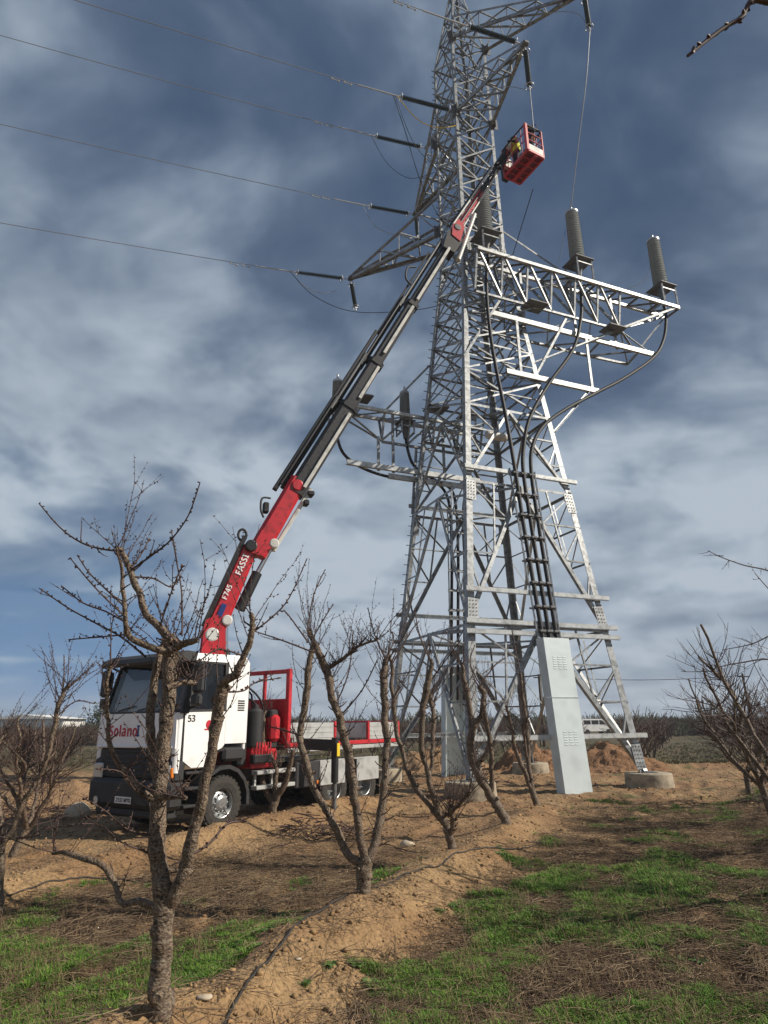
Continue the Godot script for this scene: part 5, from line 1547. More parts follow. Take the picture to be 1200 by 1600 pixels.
func bark_tube(mb: MB, p: Array, rad: Array, k: int, r: RandomNumberGenerator, knots: int):      # uneven limb with knots and a rough skin
	n_bark.frequency = 1.0; n_bark.fractal_octaves = 3; n_bark.seed = 4
	var m = p.size()
	var kn = []
	for i in knots: kn.append([r.randf() * (m - 1), r.randf() * TAU, r.randf_range(.15, .5), r.randf_range(.8, 2.2), r.randf_range(.35, .8)])
	var x := Vector3.ZERO
	var k0 = mb.v.size()
	for i in m:
		var t: Vector3 = ((p[min(i + 1, m - 1)] - p[max(i - 1, 0)]) as Vector3).normalized()
		if i == 0: x = t.cross(Vector3(0.31, 0.2, 0.93)).normalized()
		else: x = (x - t * x.dot(t)).normalized()
		var y = t.cross(x)
		for j in k:
			var a = TAU * j / k
			var o = x * cos(a) + y * sin(a)
			var q = p[i] + o * rad[i]
			var f = 1.0 + .10 * n_bark.get_noise_3d(q.x * 9.0, q.y * 7.0, q.z * 9.0) + .10 * n_bark.get_noise_3d(q.x * 34.0, q.y * 26.0, q.z * 34.0)
			for e in kn:
				var ds = (i - e[0]) / e[3]
				if abs(ds) > 2.5: continue
				var da = wrapf(a - e[1], -PI, PI) / e[4]
				f += e[2] * .7 * exp(-ds * ds - da * da)
			mb.v.append(p[i] + o * rad[i] * f); mb.n.append(o)
	var acc := PackedVector3Array(); acc.resize(m * k)
	for i in m - 1:
		for j in k:
			var a = k0 + i * k + j
			var b = k0 + i * k + (j + 1) % k
			mb.ix.append_array(PackedInt32Array([a, a + k, b, b, a + k, b + k]))
			var nn = (mb.v[b] - mb.v[a]).cross(mb.v[a + k] - mb.v[a])
			for e in [a, b, a + k, b + k]: acc[e - k0] += nn
	for i in m * k:
		var o = mb.n[k0 + i]
		var nn = acc[i].normalized()
		mb.n[k0 + i] = nn if nn.dot(o) > 0 else -nn
	var q0 = mb.v.size()
	var t2 = (p[m - 1] - p[m - 2]).normalized()
	for j in k:
		mb.v.append(mb.v[k0 + (m - 1) * k + j]); mb.n.append(t2)
	for j in range(1, k - 1): mb.ix.append_array(PackedInt32Array([q0, q0 + j + 1, q0 + j]))
func near_tree(key, x, d, label, count, buds := true):
	var r = RandomNumberGenerator.new(); r.seed = hash(key) % 10000
	n_bark.frequency = 1.0; n_bark.fractal_octaves = 3; n_bark.seed = 4
	var fat = clamp(.62 + d * .05, .8, 1.35)      # shoots of the younger trees are stouter
	var t = thing("fruit_tree", label, "tree", at(x, ground_h(x, d) - .02, d), "pruned fruit trees in the foreground rows")
	var tw_ = MB.new()
	var lows = []
	for L in NEAR[key]:
		var pts = []
		var rad = []
		for i in range(1, L.size(), 4):
			pts.append(Vector3(L[i], L[i + 1], L[i + 2])); rad.append(L[i + 3])
		if L[0] == "trunk":
			pts.push_front(Vector3(pts[0].x, -.15, pts[0].z)); rad.push_front(rad[0] * 1.05)
		var n = 4 if L[0] == "shoot" else (10 if key == "T1" else 7)
		var fp = curve(pts, n)
		var fr = []
		for i in fp.size():
			var k = min(i / n, rad.size() - 2)
			fr.append(lerp(rad[k], rad[k + 1], (i % n) / float(n)) if i < fp.size() - 1 else rad[-1])
		if L[0] == "shoot":
			for i in fr.size(): fr[i] *= .6
			tw_.tube(fp, fr, 5, false)
			for i in fp.size() - 1:
				for j in 2:
					var c = (fp[i] as Vector3).lerp(fp[i + 1], r.randf())
					var o = Vector3(r.randfn(), r.randfn() + .4, r.randfn()).normalized()
					tw_.tube([c, c + o * (fr[i] + .01), c + o * (fr[i] + .018)], [.006, .007, .003], 4)
			for k in 2:
				var i = r.randi_range(1, fp.size() - 3)
				sprout(tw_, r, fp[i], (fp[i + 1] - fp[i]).normalized() + Vector3(r.randfn(), r.randfn() * .5 + .4, r.randfn()) * .7, r.randf_range(.08, .3), fr[i] * .7, buds)
			continue
		# gnarls, pruning stubs and wobble
		for i in range(1, fp.size() - 1):
			var c = fp[i]
			fp[i] += Vector3(n_bark.get_noise_3d(c.x * 3.0 + 3.0, c.y * 3.0, c.z * 3.0), 0, n_bark.get_noise_3d(c.x * 3.0, c.y * 3.0 + 9.0, c.z * 3.0)) * (.034 if key != "T1" else .02) + Vector3(r.randfn(), r.randfn() * .5, r.randfn()) * fr[i] * .04
		for i in fr.size(): fr[i] *= .76 if key == "T1" else .7
		var mb = MB.new()
		var big = key == "T1"
		bark_tube(mb, fp, fr, (26 if big else 16) if L[0] == "trunk" else (20 if big else 12), r, int(fp.size() * .22))
		var m = 2 if L[0] == "trunk" else int(fp.size() * .13)
		for k in m:
			var i = r.randi_range(2, fp.size() - 1)
			var o = Vector3(r.randfn(), r.randfn() * .5 + .35, r.randfn()).normalized()
			var sr = fr[i] * r.randf_range(.25, .5)
			var ln = fr[i] * r.randf_range(.1, .9) + sr * .5
			var c0 = fp[i] + o * fr[i] * .6
			bark_tube(mb, [fp[i], c0, c0 + o * fr[i] * .35, c0 + o * (fr[i] * .35 + ln)], [sr * 1.7, sr * 1.5, sr * 1.1, sr * .9], 9, r, 1)
		part(t, L[0], mb, M.bark if L[0] == "trunk" else M.limb)
		if L[0] == "limb": lows.append([fp, fr])
	for L in lows:        # long upright shoots left at the limb ends
		var e = L[0][-1]
		var tg = (L[0][-1] - L[0][-4]).normalized()
		for k in r.randi_range(2, 4):
			sprout(tw_, r, e - tg * r.randf() * .05, tg * .8 + Vector3(r.randfn() * .55, r.randf_range(.1, .8), r.randfn() * .55), r.randf_range(.35, 1.0), .0048 * fat, buds)
	for k in count:
		var L = lows[r.randi_range(0, lows.size() - 1)]
		var fp = L[0]
		var i = int(pow(r.randf(), .6) * (fp.size() - 2))
		var tang = (fp[i + 1] - fp[i]).normalized()
		var a = r.randf() * TAU
		var out = Vector3(cos(a), r.randf_range(-.25, .9), sin(a))
		var top = float(i) / fp.size()
		var l = r.randf_range(.12, .45) + top * r.randf_range(0, .65)
		if r.randf() < .25: l *= .35
		sprout(tw_, r, fp[i], out + tang * .4 + Vector3(0, top * .8, 0), l, clamp(L[1][i] * .2, .0032, .0055) * fat, buds)
	for k in count:      # short fruiting spurs all along the limbs
		var L = lows[r.randi_range(0, lows.size() - 1)]
		var i = r.randi_range(2, L[0].size() - 2)
		var a = r.randf() * TAU
		var o = Vector3(cos(a), r.randf_range(-.3, .8), sin(a)).normalized()
		var p0 = L[0][i] + o * L[1][i] * .7
		var l = r.randf_range(.02, .12)
		var e = r.randf_range(.004, .008) * fat
		tw_.tube([p0, p0 + o * l * .6 + Vector3(0, l * .15, 0), p0 + o * l + Vector3(r.randfn() * .01, l * .4, r.randfn() * .01)], [e * 1.3, e, e * .8], 5)
	part(t, "shoots", tw_, M.twig).set_meta("kind", "stuff")
	return t
func grow(seed_, height: float, density: float, rs := 1.0) -> Array:     # a pruned open-vase tree: [trunk, limbs..., shoots]
	var r = RandomNumberGenerator.new(); r.seed = seed_
	var out = []
	var mb = MB.new()
	var th = height * r.randf_range(.14, .22)
	var lean = Vector3(r.randfn() * .08, 0, r.randfn() * .08)
	mb.tube([Vector3(0, -.15, 0), Vector3(0, .1, 0), lean + Vector3(0, th, 0)], [.095, .075, .07], 8)
	out.append(mb)
	var tw_ = MB.new()
	var nl = r.randi_range(3, 5)
	for k in nl:
		var a = TAU * (k + r.randf_range(-.25, .25)) / nl
		var o = Vector3(cos(a), 0, sin(a))
		var sp = height * r.randf_range(.2, .34)
		var hh = height * r.randf_range(.6, .8)
		var pts = [lean + Vector3(0, th * .85, 0), lean + o * sp * .45 + Vector3(0, lerp(th, hh, .22), 0), lean + o * sp * .8 + Vector3(r.randfn() * .06, lerp(th, hh, .55), r.randfn() * .06), lean + o * sp + Vector3(r.randfn() * .1, hh, r.randfn() * .1)]
		var fp = curve(pts, 4)
		var fr = []
		for i in fp.size(): fr.append(lerp(.045, .015, float(i) / fp.size()) * (1 + r.randfn() * .08))
		for i in range(1, fp.size()): fp[i] += Vector3(r.randfn(), 0, r.randfn()) * .014
		mb = MB.new(); mb.tube(fp, fr, 7, true, .06)
		# side fork
		var i0 = r.randi_range(5, 8)
		var q = curve([fp[i0], fp[i0] + (o.rotated(Vector3.UP, r.randf_range(-1.2, 1.2)) * .28 + Vector3(0, .22, 0)), fp[i0] + (o.rotated(Vector3.UP, r.randf_range(-1.2, 1.2)) * .4 + Vector3(0, .62, 0))], 4)
		mb.tube(q, [.03, .028, .026, .024, .022, .02, .018, .016, .014], 6)
		out.append(mb)
		for j in int(density):
			var src = fp if r.randf() < .65 else q
			var i = int(pow(r.randf(), .6) * (src.size() - 2))
			var b = r.randf() * TAU
			sprout(tw_, r, src[i], Vector3(cos(b), r.randf_range(-.1, 1.3), sin(b)) + o * .3, r.randf_range(.2, .95), r.randf_range(.0035, .006) * rs, false)
	out.append(tw_)
	return out
var FAR = []
func place_grown(parts, x, d, turn, s, label, group, called = "fruit_tree", mtw = null):
	var t = thing(called, label, "tree", Transform3D(Basis(Vector3.UP, turn).scaled(Vector3.ONE * s), Vector3(x, ground_h(x, d) - .03, -d)), group)
	for i in parts.size():
		var nm = "trunk" if i == 0 else ("shoots" if i == parts.size() - 1 else "limb")
		var o = part(t, nm, parts[i], (M.bark if i == 0 else M.limb) if nm != "shoots" else (mtw if mtw else M.twig))
		if nm == "shoots": o.set_meta("kind", "stuff")
	return t
func meshes(a):
	var o = []
	for mb in a: o.append(mb.mesh())
	return o
func build_trees():
	near_tree("T1", -1.53, 5.11, "large pruned fruit tree in front of the truck cab, thick grey trunk", 75)
	near_tree("T2", -.30, 8.23, "pruned fruit tree with three upright limbs in front of the truck bed", 130)
	near_tree("T3", .96, 10.83, "slim leaning fruit tree, third along the sandy ridge", 110)
	near_tree("T4", 2.22, 13.29, "fruit tree with a curved thick limb in front of the near pylon leg", 110)
	near_tree("T5", 3.48, 16.35, "last small fruit tree at the far end of the sandy ridge", 90)
	near_tree("T6", -2.65, 16.08, "low forked fruit tree standing right against the truck's side", 80)
	near_tree("T7", -4.75, 8.57, "pale-limbed fruit tree at the left edge of the view", 90)
	# right-hand row, mostly just outside the frame
	var lab = ["bare fruit tree close at the right, its shoots reaching into the view", "bare fruit tree at the right edge, second along its row", "bare fruit tree at the right edge beside the grass patch", "bare fruit tree at the right edge nearest the cleared site"]
	var pos = [[5.15, 8.7], [6.55, 11.5], [7.9, 14.5], [9.4, 18.1]]
	for i in 4:
		var rt = place_grown(meshes(grow(300 + i, [4.3, 4.2, 4.0, 3.8][i], 58, 1.7)), pos[i][0], pos[i][1], i * 1.3, 1.0, lab[i], "right-hand row of fruit trees")
		if i == 0:
			var ls = MB.new()
			var rr = RandomNumberGenerator.new(); rr.seed = 44
			for pl in [[Vector3(.5, 2.3, .1), Vector3(.45, 3.4, .3), Vector3(.05, 3.75, .3), Vector3(-.32, 3.86, .3), Vector3(-.62, 3.98, .3), Vector3(-.77, 4.07, .3)], [Vector3(.5, 2.3, .1), Vector3(.4, 2.9, .3), Vector3(-.05, 2.95, .3), Vector3(-.42, 2.82, .3), Vector3(-.8, 2.75, .3)], [Vector3(.5, 2.3, .1), Vector3(.42, 3.0, .3), Vector3(.18, 3.3, .3), Vector3(-.03, 3.5, .3), Vector3(-.2, 3.75, .3)], [Vector3(.4, 2.2, .1), Vector3(-.1, 2.6, .3), Vector3(-.65, 2.58, .3), Vector3(-.95, 2.52, .3)]]:
				var fp = curve(pl, 5)
				var fr = []
				for k in fp.size(): fr.append(lerp(.014, .004, float(k) / fp.size()))
				ls.tube(fp, fr, 6, false)
				for k in 16:
					var ii = rr.randi_range(3, fp.size() - 2)
					shoot(ls, rr, fp[ii], Vector3(rr.randfn(), rr.randfn() * .7, rr.randfn()), rr.randf_range(.02, .3), .004, Vector3.ZERO, true, 4)
			var lo = part(rt, "long_shoots", ls, M.twig)
			lo.set_meta("kind", "stuff")
	# left row beyond the edge tree
	for i in 3:
		place_grown(meshes(grow(330 + i, 3.0, 40, 1.7)), [-6.4, -8.6, -11.0][i], [12.2, 16.5, 22.0][i], i * 2.0, 1.0, ["bare fruit tree by the brush heap at the left edge", "bare fruit tree behind the left brush heap", "bare fruit tree left of the truck across the dirt track"][i], "left-hand fruit trees")
	# the tree right beside the camera whose shoot hangs in at the top right
	var pr = grow(360, 2.9, 12)
	var sh = MB.new()
	var c = curve([Vector3(-.35, 2.0, .0), Vector3(-.85, 2.75, -.02), Vector3(-1.43, 3.22, .05), Vector3(-1.55, 3.20, .05), Vector3(-1.67, 3.10, .05)], 6)
	var cr = []
	for i in c.size(): cr.append(lerp(.0095, .003, float(i) / c.size()))
	sh.tube(c, cr, 6)
	var r = RandomNumberGenerator.new(); r.seed = 5
	for i in range(10, c.size() - 1):
		for j in 2:
			var o = Vector3(r.randfn(), r.randfn(), r.randfn()).normalized()
			sh.tube([c[i], c[i] + o * .006, c[i] + o * .011], [.0035, .004, .0015], 5)
	var tt = place_grown(meshes(pr), 2.3, 1.0, .4, 1.0, "fruit tree beside the viewpoint, one shoot hanging in at the top right", "")
	var so = part(tt, "long_shoot", sh, M.twig)
	so.transform = Transform3D(Basis(Vector3.UP, -.4), Vector3(0, .085, 0))
	# orchard beyond the cleared site
	for i in 5: FAR.append(meshes(grow(400 + i * 7, 3.0, 34, 2.6)))
	var g1 = "bare orchard trees beyond the cleared site"
	var k = 0
	for row in range(-15, 6):
		var q = 1.2 + row * 5.0
		for j in 36:
			var tt2 = 22.6 + j * 2.6
			var x = -1.53 + .41 * tt2 + .912 * q
			var d = 5.11 + .912 * tt2 - .41 * q
			if d < 31.8 or d > 84.0: continue
			if x < 10.5 and d < 40.0: continue
			var px = x / d
			if abs(px) > .68: continue
			if abs(px - .303) < .032: continue       # the road to the van stays open
			if d > 58.0 and j % 2 == 0: continue
			k += 1
			var rx = rng.randfn() * .25
			var lb = "bare orchard tree in the far rows left of the truck" if px < -.28 else ("bare orchard tree in the far rows between truck and pylon" if px < .2 else "bare orchard tree in the far rows right of the pylon")
			place_grown(FAR[rng.randi() % 5], x + rx, d + rx, rng.randf() * TAU, rng.randf_range(.85, 1.08), lb, g1, "orchard_tree", M.twig)
	print("orchard ", k)

# ---------- ground cover and small things ----------
func scatter(called, label, cat, mesh: Mesh, material, xfs: Array, cols: Array):
	var mm = MultiMesh.new()
	mm.transform_format = MultiMesh.TRANSFORM_3D
	mm.use_colors = cols.size() > 0
	mm.mesh = mesh
	mm.instance_count = xfs.size()
	for i in xfs.size():
		mm.set_instance_transform(i, xfs[i])
		if cols.size() > 0: mm.set_instance_color(i, cols[i])
	var o = MultiMeshInstance3D.new()
	o.name = numbered(called)
	o.multimesh = mm
	o.material_override = material
	add_child(o)
	tag(o, label, cat, "", "stuff")
func build_cover():
	var r = RandomNumberGenerator.new(); r.seed = 91
	# grass tufts
	var tuft = MB.new()
	for k in 9:
		var a = r.randf() * TAU
		var o = Vector3(cos(a), 0, sin(a))
		var s = o.cross(Vector3.UP) * .0032
		var b = o * r.randf_range(0, .03)
		var h = r.randf_range(.035, .085)
		var p1 = b + o * h * .35 + Vector3(0, h * .7, 0)
		var p2 = b + o * h * .9 + Vector3(0, h * r.randf_range(.75, 1.05), 0)
		tuft.quad(b - s, b + s, p1 + s * .8, p1 - s * .8)
		tuft.tri(p1 - s * .8, p1 + s * .8, p2)
	var gm = mat(Color.WHITE, .8)
	gm.vertex_color_use_as_albedo = true
	gm.backlight = Color(.25, .3, .12)
	var xf = []
	var co = []
	var tries = 0
	while xf.size() < 70000 and tries < 500000:
		tries += 1
		var d = 3.4 + pow(r.randf(), 1.7) * 16.0
		var x = r.randf_range(-.75, .75) * (d + .5)
		var ga = grass_amt(x, d)
		if r.randf() > ga * 1.1 - .06: continue
		var s = r.randf_range(.55, 1.15) * (.55 + .5 * ga) * (1.0 if d < 9 else 1.25)
		xf.append(Transform3D(Basis(Vector3.UP, r.randf() * TAU).scaled(Vector3(s, s * r.randf_range(.7, 1.2), s)), Vector3(x, ground_h(x, d) - .006, -d)))
		var t = r.randf()
		var cc = Color(.055, .15, .012).lerp(Color(.15, .25, .026), t)
		if r.randf() < .09: cc = Color(.24, .19, .09)
		co.append(cc)
	for k in 9000:       # rough growth on the lane and orchard floor beyond the site
		var d = 31.5 + pow(r.randf(), 1.5) * 34.0
		var x = r.randf_range(-.7, .75) * d
		if x < 10.0 and d < 38.0: continue
		var s = r.randf_range(1.4, 3.0)
		xf.append(Transform3D(Basis(Vector3.UP, r.randf() * TAU).scaled(Vector3(s * 1.6, s, s * 1.6)), Vector3(x, ground_h(x, d) - .01, -d)))
		co.append(Color(.055, .075, .02).lerp(Color(.17, .125, .065), r.randf()))
	scatter("grass", "short green grass in patches on the orchard floor", "grass", tuft.mesh(), gm, xf, co)
	var weed = MB.new()
	for k in 7:
		var a = TAU * k / 7.0 + r.randf() * .5
		var o = Vector3(cos(a), 0, sin(a))
		var w = o.cross(Vector3.UP)
		var l = r.randf_range(.04, .075)
		var p1 = o * l * .5 + Vector3(0, l * .35, 0)
		weed.quad(-w * .003, w * .003, p1 + w * .013, p1 - w * .013)
		weed.tri(p1 - w * .013, p1 + w * .013, o * l + Vector3(0, l * .25, 0))
	xf = []; co = []; tries = 0
	while xf.size() < 7000 and tries < 120000:
		tries += 1
		var d = 3.4 + pow(r.randf(), 1.7) * 14.0
		var x = r.randf_range(-.75, .75) * (d + .5)
		if r.randf() > grass_amt(x, d) * .8: continue
		var s = r.randf_range(.5, 1.5)
		xf.append(Transform3D(Basis(Vector3.UP, r.randf() * TAU).scaled(Vector3.ONE * s), Vector3(x, ground_h(x, d), -d)))
		co.append(Color(.04, .1, .02).lerp(Color(.12, .2, .04), r.randf()))
	scatter("weeds", "low broad-leaved weeds among the grass", "weeds", weed.mesh(), gm, xf, co)
	var stalk = MB.new()
	for k in 5:
		var o = Vector3(r.randfn() * .03, 0, r.randfn() * .03)
		var tp = o + Vector3(r.randfn() * .07, r.randf_range(.1, .24), r.randfn() * .07)
		stalk.tube([o, o.lerp(tp, .5) + Vector3(r.randfn() * .01, 0, 0), tp], [.002, .0016, .0008], 3, false)
	xf = []; co = []; tries = 0
	while xf.size() < 1600 and tries < 60000:
		tries += 1
		var d = 3.6 + pow(r.randf(), 1.4) * 15.0
		var x = r.randf_range(-.7, .7) * (d + .5)
		if r.randf() > litter_amt(x, d) * .4 + grass_amt(x, d) * .2 + .02: continue
		var s = r.randf_range(.6, 1.3)
		xf.append(Transform3D(Basis(Vector3.UP, r.randf() * TAU).scaled(Vector3.ONE * s), Vector3(x, ground_h(x, d), -d)))
		co.append(Color(.30, .22, .12).lerp(Color(.17, .11, .06), r.randf()))
	scatter("dead_stalks", "thin dry stalks standing in the alleys", "weeds", stalk.mesh(), gm, xf, co)
	# dry prunings and straw
	var stick = MB.new()
	for k in 7:
		var a = r.randf() * TAU
		var l = r.randf_range(.04, .2)
		var c0 = Vector3(r.randfn() * .05, r.randf_range(.002, .03), r.randfn() * .05)
		var e = Vector3(cos(a) * l, r.randfn() * .012, sin(a) * l)
		var m = c0 + e * .5 + Vector3(r.randfn() * .012, r.randf() * .012, r.randfn() * .012)
		stick.tube([c0, m, c0 + e], [.002, .002, .0012], 3, false)
	var sm = mat(Color.WHITE, .9)
	sm.vertex_color_use_as_albedo = true
	xf = []; co = []; tries = 0
	while xf.size() < 24000 and tries < 260000:
		tries += 1
		var d = 3.4 + pow(r.randf(), 1.5) * 19.0
		var x = r.randf_range(-.75, .75) * (d + .5)
		if r.randf() > litter_amt(x, d) * .9 + .05: continue
		var s = r.randf_range(.7, 1.7)
		xf.append(Transform3D(Basis(Vector3.UP, r.randf() * TAU).scaled(Vector3.ONE * s), Vector3(x, ground_h(x, d), -d)))
		co.append(Color(.10, .062, .04).lerp(Color(.34, .25, .15), pow(r.randf(), 2.2)))
	scatter("dry_prunings", "brown straw and thin prunings littering the alleys", "litter", stick.mesh(), sm, xf, co)
	# clods of soil and pebbles
	var clod = MB.new(); clod.lump(Vector3.ZERO, Vector3(1, .6, .8), 5, .55, 5, 7)
	var cm = textured(Color.WHITE, 1.0, 0, noise_tex(81, .05, [g(.7), g(1), g(.8)], 128, 3), 4.0)
	cm.vertex_color_use_as_albedo = true
	xf = []; co = []; tries = 0
	while xf.size() < 14000 and tries < 200000:
		tries += 1
		var d = 3.4 + pow(r.randf(), 1.3) * 28.0
		var x = r.randf_range(-.75, .75) * (d + .5)
		if r.randf() < max(grass_amt(x, d), litter_amt(x, d) * .6): continue
		var s = .006 + pow(r.randf(), 3.0) * .03 * (1.0 if d < 14 else 1.3)
		xf.append(Transform3D(Basis.from_euler(Vector3(r.randf() * TAU, r.randf() * TAU, 0)).scaled(Vector3.ONE * s), Vector3(x, ground_h(x, d) + s * .2, -d)))
		var c3 = ground_col(x, d)
		var k2 = r.randf_range(.75, 1.25)
		co.append(Color(c3.r * k2, c3.g * k2, c3.b * k2))
	scatter("soil_clods", "small clods and pebbles on the bare soil", "soil", clod.mesh(), cm, xf, co)
	# cut branches one can pick out
	for i in 34:
		var d = 4.6 + pow(r.randf(), 1.2) * 12.0
		var x = r.randf_range(-.5, .6) * d
		if litter_amt(x, d) < .15 and grass_amt(x, d) < .2: continue
		var mb = MB.new()
		var a = r.randf() * TAU
		var l = r.randf_range(.4, 1.1)
		var pts = []
		for k in 6:
			var px = cos(a) * l * (k / 5.0 - .5) + r.randfn() * .025
			var pz = sin(a) * l * (k / 5.0 - .5) + r.randfn() * .025
			pts.append(Vector3(px, ground_h(x + px, d - pz) - ground_h(x, d) + .02 + r.randf() * .02, pz))
		mb.tube(pts, [.011, .010, .009, .008, .006, .004], 6)
		for k in 4:
			var i2 = r.randi_range(1, 4)
			shoot(mb, r, pts[i2], Vector3(r.randfn(), .15, r.randfn()), r.randf_range(.12, .4), .004, Vector3(0, -.3, 0), false, 4)
		solo("fallen_branch", "cut brown branch lying loose on the orchard floor", "branch", mb, M.twig, at(x, ground_h(x, d), d), "cut branches on the ground")
	# brush heaps
	for q in [[-1.5, 14.2, 1.1, "dark heap of cut brush in front of the truck's rear wheels"], [-8.9, 17.5, 1.9, "dark heap of brush and roots left of the truck, in its shadow"], [9.6, 16.9, 1.0, "loose heap of prunings at the foot of the right edge trees"]]:
		var mb = MB.new()
		for k in 170:
			var a = r.randf() * TAU
			var rr = sqrt(r.randf()) * q[2]
			var y = (1.0 - rr / q[2]) * .45 * r.randf() + .02
			var b = r.randf() * TAU
			var l = r.randf_range(.2, .6)
			var p = Vector3(cos(a) * rr, y, sin(a) * rr * .6)
			var e = Vector3(cos(b) * l, r.randf_range(-.05, .16), sin(b) * l)
			mb.tube([p - e * .5, p + Vector3(r.randfn(), r.randfn(), r.randfn()) * .02, p + e * .5], [.009, .008, .004], 4)
		var hp = thing("brush_heap", q[3], "heap", at(q[0], ground_h(q[0], q[1]), q[1]), "brush heaps")
		part(hp, "sticks", mb, M.twig).set_meta("kind", "stuff")
	# soil heaps
	for q in [[10.2, 31.6, 2.4, .95, 1, "reddish soil heap between the cable cover and the right pylon leg"], [6.6, 31.5, 1.9, 1.05, 2, "reddish soil heap behind the foot of the cable cover"], [2.4, 33.5, 2.6, 1.0, 3, "low tan soil heap beyond the near pylon leg"], [-9.9, 21.5, 2.2, .5, 4, "low tan soil bank left of the truck"]]:
		var mb = MB.new()
		var f = FastNoiseLite.new(); f.seed = q[4]; f.frequency = .9; f.fractal_octaves = 5
		var n = 84
		var idx = []
		for i in n + 1:
			for j in n + 1:
				var x = (i / float(n) - .5) * 2.6
				var z = (j / float(n) - .5) * 2.6
				var rr = sqrt(x * x + z * z) + f.get_noise_2d(x * 1.3, z * 1.3) * .22
				var h = max(0.0, 1.0 - pow(rr, 1.3)) * (1.0 + f.get_noise_2d(x * 2.0 + 7, z * 2.0) * .35) + f.get_noise_2d(x * 5.0, z * 5.0) * .16 + absf(f.get_noise_2d(x * 15.0 + 3.0, z * 15.0)) * .12
				if rr > 1.0: h -= (rr - 1.0) * .6
				mb.v.append(Vector3(x * q[2], h * q[3] - .06, z * q[2] * .8))
				mb.n.append(Vector3.UP)
		for i in n:
			for j in n:
				var a = i * (n + 1) + j
				mb.ix.append_array(PackedInt32Array([a, a + n + 1, a + 1, a + 1, a + n + 1, a + n + 2]))
		var acc := PackedVector3Array(); acc.resize(mb.v.size())
		for i in range(0, mb.ix.size(), 3):
			var m = (mb.v[mb.ix[i + 1]] - mb.v[mb.ix[i]]).cross(mb.v[mb.ix[i + 2]] - mb.v[mb.ix[i]])
			if m.y < 0: m = -m
			for k in 3: acc[mb.ix[i + k]] += m
		for i in acc.size(): mb.n[i] = acc[i].normalized()
		solo("soil_heap", q[5], "soil heap", mb, M.soil_heap if q[4] < 3 else M.tan_heap, at(q[0], ground_h(q[0], q[1]), q[1]), "soil heaps")
	# irrigation hoses lying on the ridges
	var H = [["dark irrigation hose running down the sandy ridge to the bottom edge", [[-1.2, 4.7], [-1.14, 5.16], [-1.09, 5.56], [-1.05, 5.93], [-.92, 6.77], [-.76, 7.46], [-.45, 8.24]]], ["dark irrigation hose curving along the ridge past the third tree", [[-.35, 8.46], [.11, 8.99], [.6, 9.7], [1.08, 10.62], [1.8, 11.5], [2.49, 12.32], [3.27, 13.74]]], ["dark irrigation hose near the left edge tree", [[-5.2, 8.3], [-4.73, 8.9], [-4.5, 9.6], [-4.2, 10.1], [-3.67, 10.18], [-2.8, 10.05]]]]
	for q in H:
		var pts = []
		for p in q[1]: pts.append(Vector3(p[0], 0, -p[1]))
		var fp = curve(pts, 8)
		for i in fp.size(): fp[i].y = ground_h(fp[i].x, -fp[i].z) + .014
		var base = fp[0]
		for i in fp.size(): fp[i] -= base
		var mb = MB.new(); mb.tube(fp, rep(.011, fp.size()), 7)
		solo("irrigation_hose", q[0], "hose", mb, M.hose, Transform3D(Basis(), base), "irrigation hoses")
	# pale stones
	for q in [[-1.32, 5.42, .055, "flat pale stone beside the hose on the ridge"], [-.78, 6.4, .03, "small white stone left of the hose"], [-7.6, 17.2, .35, "pale boulder beside the left brush heap"], [.35, 12.7, .12, "rounded tan stone behind the second tree"]]:
		var mb = MB.new(); mb.lump(Vector3.ZERO, Vector3(q[2], q[2] * (.35 if q[2] < .1 else .7), q[2] * .7), int(q[0] * 10) + 50, .22, 7, 10)
		solo("stone", q[3], "stone", mb, M.stone, at(q[0], ground_h(q[0], q[1]) + q[2] * .2, q[1]), "stones")

